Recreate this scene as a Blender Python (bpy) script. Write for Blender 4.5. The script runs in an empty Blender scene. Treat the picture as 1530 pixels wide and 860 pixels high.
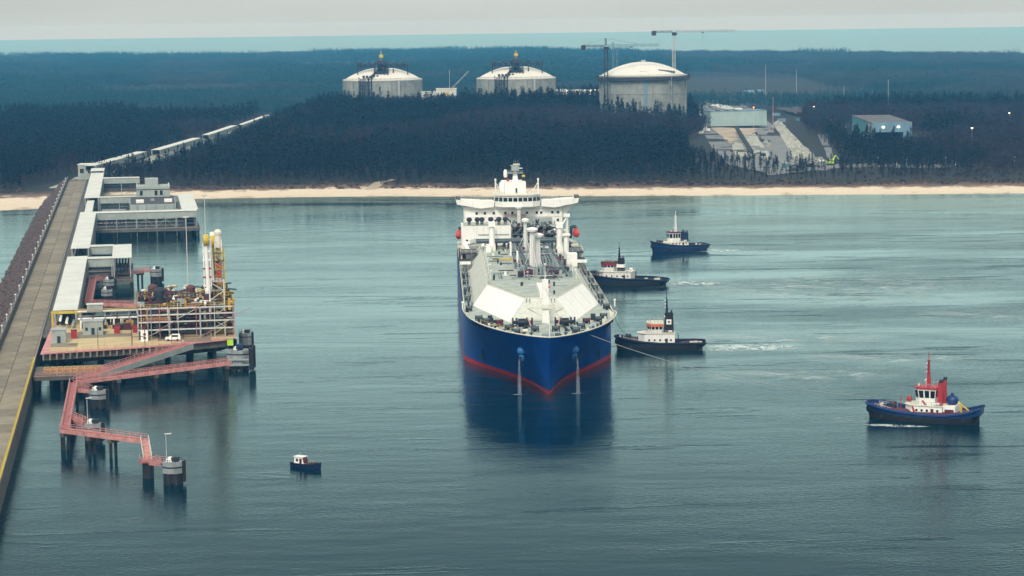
import bpy, bmesh, math, random
import numpy as np
from mathutils import Vector, Matrix, noise as mn
random.seed(7); np.random.seed(7)
R = math.radians
sc = bpy.context.scene
COL = sc.collection

# ---------------------------------------------------------------- camera
CAM_F, CAM_H, CAM_YH, CAM_ROLL = 3445.0, 104.0, 31.5, R(0.75)     # focal length in px of a 1530 px wide frame, height in metres
_p = math.atan((430 - CAM_YH) / CAM_F)
_f = Vector((0, math.cos(_p), -math.sin(_p))); _r = Vector((1, 0, 0)); _u = _r.cross(_f)
_R = math.cos(CAM_ROLL) * _r - math.sin(CAM_ROLL) * _u
_U = math.sin(CAM_ROLL) * _r + math.cos(CAM_ROLL) * _u
cam = bpy.data.cameras.new('camera'); camo = bpy.data.objects.new('camera', cam); COL.objects.link(camo)
cam.sensor_width = 36.0; cam.lens = 36.0 * CAM_F / 1530.0
cam.clip_start = 1.0; cam.clip_end = 120000.0
m = Matrix.Identity(4)
for i in range(3):
    m[i][0] = _R[i]; m[i][1] = _U[i]; m[i][2] = -_f[i]
m[2][3] = CAM_H
camo.matrix_world = m
sc.camera = camo

# ---------------------------------------------------------------- sky, sun, exposure (thin bright overcast)
SUN_DIR = Vector((-0.13, -0.66, 0.74)).normalized()      # towards the sun: high, behind the camera's left shoulder
w = bpy.data.worlds.new('World'); sc.world = w; w.use_nodes = True
nt = w.node_tree; nt.nodes.clear()
sky = nt.nodes.new('ShaderNodeTexSky'); sky.sky_type = 'NISHITA'; sky.sun_disc = False
sky.sun_elevation = math.asin(SUN_DIR.z); sky.sun_rotation = math.atan2(SUN_DIR.x, SUN_DIR.y)
sky.altitude = 100; sky.air_density = 1.0; sky.dust_density = 6.0; sky.ozone_density = 1.0
hs = nt.nodes.new('ShaderNodeHueSaturation'); hs.inputs['Saturation'].default_value = 0.16
mx = nt.nodes.new('ShaderNodeMix'); mx.data_type = 'RGBA'
mx.inputs[0].default_value = 0.62                       # the cloud sheet evens out the clear-sky gradient
mx.inputs[7].default_value = (6.6, 7.1, 6.7, 1)
bg = nt.nodes.new('ShaderNodeBackground'); bg.inputs[1].default_value = 0.14
wo = nt.nodes.new('ShaderNodeOutputWorld')
tcw = nt.nodes.new('ShaderNodeTexCoord'); mpw = nt.nodes.new('ShaderNodeMapping'); mpw.inputs['Scale'].default_value = (1, 1, 5)
cn = nt.nodes.new('ShaderNodeTexNoise'); cn.inputs['Scale'].default_value = 5.0; cn.inputs['Detail'].default_value = 5
cr_ = nt.nodes.new('ShaderNodeMapRange'); cr_.inputs[1].default_value = .3; cr_.inputs[2].default_value = .7; cr_.inputs[3].default_value = .128; cr_.inputs[4].default_value = .147
nt.links.new(tcw.outputs['Generated'], mpw.inputs[0]); nt.links.new(mpw.outputs[0], cn.inputs['Vector']); nt.links.new(cn.outputs[0], cr_.inputs[0]); nt.links.new(cr_.outputs[0], bg.inputs[1])
nt.links.new(sky.outputs[0], hs.inputs['Color']); nt.links.new(hs.outputs[0], mx.inputs[6])
nt.links.new(mx.outputs[2], bg.inputs[0]); nt.links.new(bg.outputs[0], wo.inputs[0])
sun = bpy.data.lights.new('sun', 'SUN'); sun.energy = 2.1; sun.angle = R(11); sun.color = (1.0, 0.93, 0.83)
suno = bpy.data.objects.new('sun', sun); COL.objects.link(suno)
suno.rotation_euler = SUN_DIR.to_track_quat('Z', 'Y').to_euler(); suno.location = (-300, -300, 500)
sc.view_settings.view_transform = 'Standard'; sc.view_settings.look = 'None'
sc.view_settings.exposure = 0.0; sc.view_settings.gamma = 1.0; sc.view_settings.use_curve_mapping = False
sc.render.engine = 'CYCLES'
sc.cycles.use_denoising = True
sc.cycles.max_bounces = 5; sc.cycles.diffuse_bounces = 2; sc.cycles.glossy_bounces = 3
sc.cycles.transparent_max_bounces = 12; sc.cycles.volume_bounces = 1
sc.cycles.caustics_reflective = False; sc.cycles.caustics_refractive = False

# ---------------------------------------------------------------- layout helpers
def at(px, py, z=0.0):
    """A point at height z in the place, from where the survey photo shows it."""
    d = _f + _R * ((px - 765) / CAM_F) + _U * ((430 - py) / CAM_F)
    t = (z - CAM_H) / d.z
    return Vector((d.x * t, d.y * t, z))
def atY(px, py, Y):
    d = _f + _R * ((px - 765) / CAM_F) + _U * ((430 - py) / CAM_F)
    t = Y / d.y
    return Vector((d.x * t, Y, CAM_H + d.z * t))
JD = Vector((-0.1606, 0.987, 0)); JN = Vector((0.987, 0.1606, 0)); J0 = Vector((-113, 497, 0))
J_RZ = math.atan2(JD.y, JD.x)
def J(s, n, z=0.0):
    """Jetty frame: s metres shoreward along the road's right edge, n metres out from it over the basin."""
    return J0 + JD * s + JN * n + Vector((0, 0, z))

# ---------------------------------------------------------------- mesh builder
class MB:
    def __init__(s): s.v = []; s.f = []
    def add(s, vs, fs):
        o = len(s.v); s.v += [tuple(q) for q in vs]; s.f += [tuple(i + o for i in f) for f in fs]; return s
    def hexa(s, b, t):
        return s.add(list(b) + list(t), [(3,2,1,0),(4,5,6,7),(0,1,5,4),(1,2,6,5),(2,3,7,6),(3,0,4,7)])
    def box(s, c, d, rz=0.0):
        x, y, z = c; a, b, h = d[0]/2, d[1]/2, d[2]/2; cs, sn = math.cos(rz), math.sin(rz)
        P = [(x+i*a*cs-j*b*sn, y+i*a*sn+j*b*cs) for i, j in ((-1,-1),(1,-1),(1,1),(-1,1))]
        return s.hexa([(p[0],p[1],z-h) for p in P], [(p[0],p[1],z+h) for p in P])
    def bb(s, x0, x1, y0, y1, z0, z1):
        return s.box(((x0+x1)/2,(y0+y1)/2,(z0+z1)/2), (abs(x1-x0),abs(y1-y0),abs(z1-z0)))
    def prism(s, poly, z0, z1, top=None):
        n = len(poly); t = top or poly
        g = lambda z, i: z[i] if isinstance(z, (list, tuple)) else z
        vs = [(p[0],p[1],g(z0,i)) for i,p in enumerate(poly)] + [(p[0],p[1],g(z1,i)) for i,p in enumerate(t)]
        return s.add(vs, [tuple(range(n-1,-1,-1)), tuple(range(n,2*n))] + [(i,(i+1)%n,n+(i+1)%n,n+i) for i in range(n)])
    def tube(s, a, b, r, n=6, r2=None):
        a = Vector(a); b = Vector(b); d = b - a
        if d.length < 1e-6: return s
        q = d.to_track_quat('Z', 'Y'); r2 = r if r2 is None else r2
        vs = []
        for c, rr in ((a, r), (b, r2)):
            for i in range(n):
                t = 2*math.pi*(i+.5)/n; vs.append(c + q @ Vector((rr*math.cos(t), rr*math.sin(t), 0)))
        return s.add(vs, [tuple(range(n-1,-1,-1)), tuple(range(n,2*n))] + [(i,(i+1)%n,n+(i+1)%n,n+i) for i in range(n)])
    def path(s, pts, r, n=6):
        for a, b in zip(pts, pts[1:]): s.tube(a, b, r, n)
        return s
    def lathe(s, prof, n=16, c=(0,0,0), ax='z'):
        vs = []
        for r, z in prof:
            for i in range(n):
                t = 2*math.pi*i/n; q = (r*math.cos(t), r*math.sin(t), z)
                if ax == 'x': q = (q[2], q[0], q[1])
                elif ax == 'y': q = (q[0], q[2], q[1])
                vs.append((c[0]+q[0], c[1]+q[1], c[2]+q[2]))
        k = len(prof); fs = [(j*n+i, j*n+(i+1)%n, (j+1)*n+(i+1)%n, (j+1)*n+i) for j in range(k-1) for i in range(n)]
        fs += [tuple(range(n-1,-1,-1)), tuple((k-1)*n+i for i in range(n))]
        return s.add(vs, fs)
    def ball(s, c, r, n=10, sx=1, sy=1, sz=1):
        k = max(4, n//2)
        vs = []
        for j in range(k+1):
            ph = math.pi*j/k
            for i in range(n):
                t = 2*math.pi*i/n
                vs.append((c[0]+sx*r*math.sin(ph)*math.cos(t), c[1]+sy*r*math.sin(ph)*math.sin(t), c[2]-sz*r*math.cos(ph)))
        return s.add(vs, [(j*n+i, j*n+(i+1)%n, (j+1)*n+(i+1)%n, (j+1)*n+i) for j in range(k) for i in range(n)])
    def loft(s, rings, closed=False, caps=False):
        n = len(rings[0]); vs = [p for rg in rings for p in rg]
        fs = [(j*n+i, j*n+(i+1)%n, (j+1)*n+(i+1)%n, (j+1)*n+i) for j in range(len(rings)-1) for i in range(n if closed else n-1)]
        if caps: fs += [tuple(range(n-1,-1,-1)), tuple((len(rings)-1)*n+i for i in range(n))]
        return s.add(vs, fs)
    def quad(s, a, b, c, d): return s.add([a,b,c,d], [(0,1,2,3)])
    def rail(s, pts, h=1.1, step=2.5, r=0.045, mids=(0.55,)):
        pts = [Vector(q) for q in pts]; up = Vector((0,0,1))
        for a, b in zip(pts, pts[1:]):
            L = (b-a).length; k = max(1, round(L/step))
            for hh in (1.0,) + tuple(mids): s.tube(a+up*h*hh, b+up*h*hh, r, 4)
            for i in range(k+1): q = a.lerp(b, i/k); s.tube(q, q+up*h, r, 4)
        return s
    def truss(s, a, b, w, h, bays, r=0.12, up=Vector((0,0,1))):
        a = Vector(a); b = Vector(b); d = (b-a).normalized(); sd = d.cross(up).normalized()
        if sd.length < .1: sd = Vector((1,0,0))
        u2 = sd.cross(d).normalized()
        cr = [sd*w/2*i + u2*h/2*j for i, j in ((-1,-1),(1,-1),(1,1),(-1,1))]
        for c in cr: s.tube(a+c, b+c, r, 4)
        for k in range(bays):
            p = a.lerp(b, k/bays); q = a.lerp(b, (k+1)/bays)
            for i in range(4):
                s.tube(p+cr[i], (q if (k+i) % 2 else p)+cr[(i+1)%4], r*.6, 3)
                s.tube(p+cr[i], q+cr[(i+1)%4], r*.6, 3)
        return s
    def build(s, name, mat, parent=None, smooth=False, fix=True, loc=None, rz=None):
        me = bpy.data.meshes.new(name); me.from_pydata(s.v, [], s.f)
        if fix:
            bm = bmesh.new(); bm.from_mesh(me); bmesh.ops.recalc_face_normals(bm, faces=bm.faces); bm.to_mesh(me); bm.free()
        if smooth:
            me.polygons.foreach_set('use_smooth', [True]*len(me.polygons)); me.set_sharp_from_angle(angle=R(38))
        me.materials.append(mat)
        o = bpy.data.objects.new(name, me); COL.objects.link(o)
        if parent: o.parent = parent
        if loc is not None: o.location = loc
        if rz is not None: o.rotation_euler = (0, 0, rz)
        return o

def tag(o, label=None, cat=None, group=None, kind=None):
    for k, v in (('label', label), ('category', cat), ('group', group), ('kind', kind)):
        if v: o[k] = v
    return o
def thing(name, label, cat, loc=(0,0,0), rz=0.0, group=None):
    o = bpy.data.objects.new(name, None); COL.objects.link(o)
    o.empty_display_size = 0.5; o.location = loc; o.rotation_euler = (0, 0, rz)
    return tag(o, label, cat, group)
def inst(src, parent=None, loc=None, rz=None, name=None, scale=None):
    c = src.copy(); COL.objects.link(c); c.parent = parent
    if loc is not None: c.location = loc
    if rz is not None: c.rotation_euler = (0, 0, rz)
    if scale is not None: c.scale = scale if hasattr(scale, '__len__') else (scale,)*3
    if name: c.name = name
    return c
def copy_tree(o, parent=None):
    c = o.copy(); COL.objects.link(c); c.parent = parent
    for ch in list(o.children): copy_tree(ch, c)
    return c

# ---------------------------------------------------------------- materials
def lin(c):
    c = c/255.0
    return c/12.92 if c <= 0.04045 else ((c+0.055)/1.055)**2.4
def S(r, g, b): return (lin(r), lin(g), lin(b), 1)
def pm(name, c, rough=0.6, metal=0.0, var=0.25, scale=0.6, streak=0.0, c2=None, spec=0.4, bump=0.0, fine=0.0):
    """Painted/weathered surface: base colour with two scales of noise, optional vertical run-off streaks."""
    mt = bpy.data.materials.new(name); mt.use_nodes = True
    n = mt.node_tree; N = n.nodes.new; K = n.links.new
    b = n.nodes['Principled BSDF']
    b.inputs['Roughness'].default_value = rough; b.inputs['Metallic'].default_value = metal
    b.inputs['Specular IOR Level'].default_value = spec
    tc = N('ShaderNodeTexCoord')
    no = N('ShaderNodeTexNoise'); no.inputs['Scale'].default_value = scale; no.inputs['Detail'].default_value = 6
    no.inputs['Roughness'].default_value = 0.65
    K(tc.outputs['Object'], no.inputs['Vector'])
    rp = N('ShaderNodeMapRange'); rp.inputs[1].default_value = 0.3; rp.inputs[2].default_value = 0.7
    K(no.outputs[0], rp.inputs[0])
    mxx = N('ShaderNodeMix'); mxx.data_type = 'RGBA'
    d = c2 or tuple(q*(1-var) for q in c[:3]) + (1,)
    mxx.inputs[6].default_value = d; mxx.inputs[7].default_value = c if c2 else tuple(min(1, q*(1+var*.35)) for q in c[:3]) + (1,)
    K(rp.outputs[0], mxx.inputs[0])
    out = mxx.outputs[2]
    if streak:
        mp = N('ShaderNodeMapping'); mp.inputs['Scale'].default_value = (1.1, 1.1, 0.07)
        K(tc.outputs['Object'], mp.inputs[0])
        n2 = N('ShaderNodeTexNoise'); n2.inputs['Scale'].default_value = 1.3; n2.inputs['Detail'].default_value = 5
        K(mp.outputs[0], n2.inputs['Vector'])
        r2 = N('ShaderNodeMapRange'); r2.inputs[1].default_value = 0.52; r2.inputs[2].default_value = 0.75; r2.inputs[4].default_value = streak
        K(n2.outputs[0], r2.inputs[0])
        m2 = N('ShaderNodeMix'); m2.data_type = 'RGBA'; K(r2.outputs[0], m2.inputs[0]); K(out, m2.inputs[6])
        m2.inputs[7].default_value = (c[0]*.42+.02, c[1]*.36+.008, c[2]*.32+.004, 1); out = m2.outputs[2]
    if fine:
        n3 = N('ShaderNodeTexNoise'); n3.inputs['Scale'].default_value = scale*9; n3.inputs['Detail'].default_value = 3
        K(tc.outputs['Object'], n3.inputs['Vector'])
        m3 = N('ShaderNodeMix'); m3.data_type = 'RGBA'; m3.blend_type = 'MULTIPLY'; m3.inputs[0].default_value = fine
        K(out, m3.inputs[6]); K(n3.outputs[0], m3.inputs[7]); out = m3.outputs[2]
    K(out, b.inputs['Base Color'])
    if bump:
        bp = N('ShaderNodeBump'); bp.inputs['Strength'].default_value = bump; bp.inputs['Distance'].default_value = 0.3
        K(no.outputs[0], bp.inputs['Height']); K(bp.outputs[0], b.inputs['Normal'])
    return mt
def emit(name, c, s):
    mt = bpy.data.materials.new(name); mt.use_nodes = True; b = mt.node_tree.nodes['Principled BSDF']
    b.inputs['Emission Color'].default_value = c; b.inputs['Emission Strength'].default_value = s; b.inputs['Base Color'].default_value = c
    return mt
M = {}
M['white'] = pm('white_paint', (0.88,0.875,0.82,1), .5, var=.08, scale=.35, streak=.30)
M['cream'] = pm('cream_paint', (0.72,0.70,0.58,1), .55, var=.14, scale=.5, streak=.3)
M['deckgrey'] = pm('pale_green_grey_deck_paint', (0.52,0.585,0.52,1), .65, var=.38, scale=.25, fine=.45)
M['hullblue'] = pm('blue_hull_paint', (0.006,0.075,0.38,1), .42, var=.35, scale=.12, streak=.30, spec=.3)
def plated(mt, amount=.16, w=9.0, h=2.6):
    n = mt.node_tree; N = n.nodes.new; K = n.links.new; b = n.nodes['Principled BSDF']; src = b.inputs['Base Color'].links[0].from_socket
    tc = N('ShaderNodeTexCoord'); sp = N('ShaderNodeSeparateXYZ'); cb = N('ShaderNodeCombineXYZ'); K(tc.outputs['Object'], sp.inputs[0]); K(sp.outputs[0], cb.inputs[0]); K(sp.outputs[2], cb.inputs[1])
    br = N('ShaderNodeTexBrick'); K(cb.outputs[0], br.inputs['Vector']); br.inputs['Scale'].default_value = 1.0; br.inputs['Brick Width'].default_value = w; br.inputs['Row Height'].default_value = h; br.inputs['Mortar Size'].default_value = .07
    br.inputs['Color1'].default_value = (1,1,1,1); br.inputs['Color2'].default_value = (.86,.86,.86,1); br.inputs['Mortar'].default_value = (.45,.42,.40,1)
    m_ = N('ShaderNodeMix'); m_.data_type = 'RGBA'; m_.blend_type = 'MULTIPLY'; m_.inputs[0].default_value = amount*3; K(src, m_.inputs[6]); K(br.outputs[0], m_.inputs[7]); K(m_.outputs[2], b.inputs['Base Color'])
plated(M['hullblue'])
M['bluelight'] = pm('light_blue_bolster_paint', (0.03,0.17,0.45,1), .45, var=.2, scale=.8)
M['bootred'] = pm('red_boot_topping', (0.52,0.012,0.020,1), .55, var=.35, scale=.5, streak=.3)
M['navy'] = pm('navy_hull_paint', (0.010,0.022,0.075,1), .4, var=.3, scale=.6, streak=.2)
M['tugblue'] = pm('tug_blue_paint', (0.009,0.042,0.15,1), .42, var=.25, scale=.6, streak=.25)
M['black'] = pm('black_rubber', (0.012,0.013,0.017,1), .75, var=.4, scale=1.5)
M['dark'] = pm('dark_machinery', (0.028,0.035,0.048,1), .6, var=.5, scale=.9)
M['maroon'] = pm('maroon_machinery', (0.10,0.02,0.035,1), .6, var=.4, scale=.9)
M['red'] = pm('red_paint', (0.42,0.03,0.035,1), .5, var=.25, scale=.8, streak=.2)
M['lifeboat'] = pm('orange_red_lifeboat', (0.62,0.05,0.035,1), .4, var=.12, scale=.8)
M['orange'] = pm('orange_paint', (0.78,0.17,0.05,1), .5, var=.2, scale=.8)
M['yellow'] = pm('yellow_paint', (0.62,0.46,0.06,1), .5, var=.3, scale=.8, streak=.25)
M['pipe'] = pm('steel_pipe_green_grey', (0.19,0.25,0.26,1), .45, .2, var=.4, scale=.7)
M['pipedark'] = pm('dark_pipe', (0.06,0.085,0.10,1), .5, .1, var=.4, scale=.8)
M['glass'] = pm('dark_window_glass', (0.012,0.018,0.024,1), .08, var=.3, scale=2, spec=.6)
M['rust'] = pm('rusty_brown_steel', (0.16,0.06,0.05,1), .75, var=.5, scale=.7, c2=(0.07,0.028,0.03,1))
M['pink'] = pm('faded_red_walkway_paint', (0.64,0.30,0.275,1), .7, var=.5, scale=.55, streak=.45)
M['pinkdeck'] = pm('red_brown_grating', (0.40,0.13,0.125,1), .75, var=.35, scale=.8)
M['concrete'] = pm('weathered_concrete', (0.33,0.285,0.205,1), .85, var=.4, scale=.18, fine=.45, streak=.0)
M['concdark'] = pm('wet_dark_concrete', (0.13,0.12,0.105,1), .8, var=.5, scale=.35, streak=.5)
M['conclight'] = pm('pale_dolphin_concrete', (0.33,0.37,0.38,1), .8, var=.45, scale=.5, streak=.6)
M['sandconc'] = pm('ochre_stained_concrete', (0.70,0.55,0.30,1), .85, var=.4, scale=.16, fine=.3, c2=(0.52,0.42,0.23,1))
M['pile'] = pm('black_steel_pile', (0.022,0.024,0.03,1), .65, var=.5, scale=.5, streak=.4)
M['roof'] = pm('pale_sheet_roof', (0.70,0.72,0.66,1), .55, var=.16, scale=.1, fine=.2)
M['clad'] = pm('grey_green_cladding', (0.36,0.41,0.38,1), .6, var=.22, scale=.3, streak=.35)
M['galv'] = pm('galvanised_steel', (0.42,0.45,0.45,1), .5, .3, var=.25, scale=.6)
M['stone'] = pm('dark_armour_stone', (0.11,0.078,0.072,1), .9, var=.6, scale=.5)
M['tankwall'] = pm('tank_concrete', (0.36,0.39,0.36,1), .85, var=.45, scale=.09, streak=.55, fine=.35)
M['tankroof'] = pm('tank_dome_pale', (0.70,0.69,0.62,1), .6, var=.12, scale=.05)
M['steeldark'] = pm('dark_steelwork', (0.045,0.04,0.05,1), .6, var=.4, scale=.6)
M['cranewhite'] = pm('pale_crane_steel', (0.5,0.52,0.5,1), .5, var=.2, scale=.5)
M['teal'] = pm('turquoise_sheet_cladding', (0.10,0.30,0.34,1), .6, var=.25, scale=.1, streak=.3)
M['greybld'] = pm('grey_blue_cladding', (0.15,0.26,0.34,1), .6, var=.2, scale=.1, streak=.3)
M['lampmast'] = pm('pale_mast_paint', (0.6,0.62,0.6,1), .5, var=.15, scale=.5)
M['hivis'] = pm('lime_paint', (0.5,0.75,0.05,1), .6, var=.15, scale=2)
M['rope'] = pm('grey_rope', (0.30,0.32,0.31,1), .8, var=.2, scale=2)
M['palehall'] = pm('pale_teal_cladding', (0.33,0.45,0.44,1), .65, var=.2, scale=.1, streak=.35)
M['ochre'] = pm('ochre_pipe_paint', (0.50,0.32,0.08,1), .55, var=.45, scale=.9, streak=.3)
M['flankgrey'] = pm('pale_grey_flank_paint', (0.58,0.60,0.53,1), .6, var=.2, scale=.3, streak=.3)
M['lampglow'] = emit('lit_lamp', (1.0, 0.80, 0.52, 1), 9.0)
M['lampred'] = emit('red_lamp', (1.0, 0.25, 0.12, 1), 5.0)
HAZE_COL = (0.11, 0.52, 1.0, 1); HAZE_DENS = 0.85e-4

_T = ['', 'first','second','third','fourth','fifth','sixth','seventh','eighth','ninth','tenth','eleventh','twelfth','thirteenth','fourteenth','fifteenth','sixteenth','seventeenth','eighteenth','nineteenth','twentieth']
def nth(i): return _T[i] if i <= 20 else 'twenty-' + _T[i-20]
# ================================================================ WATER, TERRAIN
def water_mat():
    mt = bpy.data.materials.new('harbour_water'); mt.use_nodes = True
    n = mt.node_tree; N = n.nodes.new; K = n.links.new; b = n.nodes['Principled BSDF']
    tc = N('ShaderNodeTexCoord')
    def noise(scale, stretch, det=3, rough=.55, rot=0.0, dist=0.0):
        mp = N('ShaderNodeMapping'); mp.inputs['Scale'].default_value = stretch; mp.inputs['Rotation'].default_value = (0,0,rot)
        K(tc.outputs['Object'], mp.inputs[0])
        q = N('ShaderNodeTexNoise'); q.inputs['Scale'].default_value = scale; q.inputs['Detail'].default_value = det
        q.inputs['Roughness'].default_value = rough; q.inputs['Distortion'].default_value = dist
        K(mp.outputs[0], q.inputs['Vector']); return q.outputs[0]
    def ma(op, a, c):
        q = N('ShaderNodeMath'); q.operation = op
        for i, x in enumerate((a, c)):
            if hasattr(x, 'type'): K(x, q.inputs[i])
            else: q.inputs[i].default_value = x
        return q.outputs[0]
    def mr(x, a, c, d=0, e=1):
        q = N('ShaderNodeMapRange'); K(x, q.inputs[0])
        for i, y in enumerate((a, c, d, e)): q.inputs[i+1].default_value = y
        return q.outputs[0]
    small = noise(0.85, (0.75, 1.25, 1), 3, .6, .12)
    mid = noise(0.09, (0.45, 1.0, 1), 2, .5, -.08)
    # calm and ruffled patches; the basin on the right is stirred by the tugs
    patch = mr(noise(0.012, (0.5, 1.6, 1), 4, .6, .05, .6), .38, .62)
    gx = N('ShaderNodeSeparateXYZ'); K(tc.outputs['Object'], gx.inputs[0])
    right = mr(gx.outputs[0], 0.0, 110.0, 0.35, 1.25)
    amp = ma('ADD', ma('MULTIPLY', ma('MULTIPLY', patch, right), 0.95), 0.28)
    h = ma('ADD', ma('MULTIPLY', ma('MULTIPLY', small, amp), 0.34), ma('MULTIPLY', mid, 0.42))
    streak = mr(noise(0.035, (0.35, 2.2, 1), 5, .62, .04, 1.2), .60, .72)
    h = ma('ADD', h, ma('MULTIPLY', ma('MULTIPLY', streak, right), 0.5))
    bp = N('ShaderNodeBump'); bp.inputs['Strength'].default_value = 0.36; bp.inputs['Distance'].default_value = 1.0
    K(h, bp.inputs['Height'])
    # green-blue body under a Fresnel skin that mirrors the sky
    n.nodes.remove(b); ou = n.nodes['Material Output']
    di = N('ShaderNodeBsdfDiffuse'); di.inputs['Color'].default_value = (0.001, 0.014, 0.026, 1)
    gl = N('ShaderNodeBsdfGlossy'); gl.inputs['Color'].default_value = (0.71, 0.98, 0.98, 1); gl.inputs['Roughness'].default_value = 0.06
    fr = N('ShaderNodeFresnel'); fr.inputs['IOR'].default_value = 1.33
    for q in (di, gl, fr): K(bp.outputs[0], q.inputs['Normal'])
    fac = ma('MINIMUM', ma('MULTIPLY', ma('POWER', fr.outputs[0], 2.9), 6.9), 0.78)
    ms = N('ShaderNodeMixShader'); K(fac, ms.inputs[0]); K(di.outputs[0], ms.inputs[1]); K(gl.outputs[0], ms.inputs[2]); K(ms.outputs[0], ou.inputs['Surface'])
    return mt
M['water'] = water_mat()
mb = MB(); g = 24
xs = [-9000 + 18000*i/g for i in range(g+1)]; ys = [-600] + [200 + (20000-200)*((j/g)**2) for j in range(g+1)]
vs = [(x, y, 0) for y in ys for x in xs]; k = g+1
mb.add(vs, [(j*k+i, j*k+i+1, (j+1)*k+i+1, (j+1)*k+i) for j in range(len(ys)-1) for i in range(g)])
tag(mb.build('water', M['water']), kind='structure')

# shoreline (world x -> y of the water's edge)
SHX = [-3000,-420,-292,-262,-250,-187,-140,-78,3,133,300,420,3000]
SHY = [1330,1322,1318,1330,1392,1390,1391,1390,1374,1361,1346,1338,1250]
def shore(x): return float(np.interp(x, SHX, SHY)) + 3.0*mn.noise((x*.012, 3.1, 0)) + 1.2*mn.noise((x*.05, 7.1, 0))
def elev(x, y):
    d = y - shore(x)
    n1 = mn.noise((x*.013, y*.013, 0)); n2 = mn.noise((x*.05, y*.05, 4.0))
    wide = 70 if x < -255 else (26 + 16*max(0, math.exp(-((x+88)/70)**2)))
    if d < 0: return max(-6.0, d*0.10)
    if d < wide: return 1.9*(d/wide)**0.8
    e = 1.9 + 2.6*min(1, (d-wide)/22.0)*(0.8+.5*n2)
    if d > wide + 20:
        k_ = min(1, (d-wide-20)/620.0)
        mid = (1.0 if x < 40 else math.exp(-((x-40)/120.0)**2))*min(1, max(.08, (x+245)/75.0))
        if x > 150: mid *= .6
        e += k_*(0.6 + 14.5*mid) + (n1*1.6)*min(1, (d-wide-20)/60)
    if y > 2380: e = e*max(0.25, 1-(y-2380)/500)
    return e
def terrain_mat():
    mt = bpy.data.materials.new('sand_dune_and_forest_floor'); mt.use_nodes = True
    n = mt.node_tree; N = n.nodes.new; K = n.links.new; b = n.nodes['Principled BSDF']; b.inputs['Roughness'].default_value = .9
    b.inputs['Specular IOR Level'].default_value = .15
    a = N('ShaderNodeAttribute'); a.attribute_name = 'inland'; tc = N('ShaderNodeTexCoord')
    no = N('ShaderNodeTexNoise'); no.inputs['Scale'].default_value = .09; no.inputs['Detail'].default_value = 8; no.inputs['Roughness'].default_value = .7
    K(tc.outputs['Object'], no.inputs['Vector'])
    ad = N('ShaderNodeMath'); ad.operation = 'MULTIPLY_ADD'; ad.inputs[1].default_value = .55
    K(no.outputs[0], ad.inputs[0]); K(a.outputs['Fac'], ad.inputs[2])
    cr = N('ShaderNodeValToRGB'); e = cr.color_ramp.elements
    e[0].position = .26; e[0].color = (0.25,0.19,0.13,1); e[1].position = .33; e[1].color = (0.60,0.50,0.38,1)
    for p, c in ((.52,(0.66,0.56,0.43,1)),(.60,(0.20,0.14,0.10,1)),(.72,(0.11,0.075,0.06,1)),(.86,(0.03,0.03,0.026,1))):
        q = e.new(p); q.color = c
    K(ad.outputs[0], cr.inputs[0]); K(cr.outputs[0], b.inputs['Base Color'])
    return mt
M['terrain'] = terrain_mat()
xs = sorted(set([-5200,-3800,-2800,-2000,-1400,-1000,-750,-600,-500] + list(range(-440, 441, 9)) + [500,600,750,1000,1400,2000,2800,3800,5200]))
ys = [-20,-8,-3,0,3,7,11,15,20,25,30,36,43,50,58,68,80,95,115,140,170,210,260,320,390,470,560,660,780,920,1100,1350,1700,2200,2900,3800,4900,6100,7400]
def far_edge(x): return float(np.interp(x, [-1700,0,400,1200,2000], [7700,7500,6700,5600,5300])) + 160*mn.noise((x*.0022, 0, 9))
vs = []; inl = []
for j, d in enumerate(ys):
    for x in xs:
        s0 = shore(x); y = s0 + d*(far_edge(x)-s0)/7400 if d > 1100 else s0 + d
        z = elev(x, y)
        if j == len(ys)-1: z = -4
        vs.append((x, y, z))
        wide = 70 if x < -255 else (26 + 16*max(0, math.exp(-((x+88)/70)**2)))
        inl.append(0 if d < 0 else (0.05+0.2*min(1,d/wide) if d < wide else min(.62, .25 + .37*(d-wide)/26)))
k = len(xs)
mb = MB().add(vs, [(j*k+i, j*k+i+1, (j+1)*k+i+1, (j+1)*k+i) for j in range(len(ys)-1) for i in range(k-1)])
to = mb.build('terrain', M['terrain'], smooth=False, fix=False)
to.data.polygons.foreach_set('use_smooth', [True]*len(to.data.polygons))
at_ = to.data.attributes.new('inland', 'FLOAT', 'POINT'); at_.data.foreach_set('value', inl)
tag(to, kind='structure')

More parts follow.
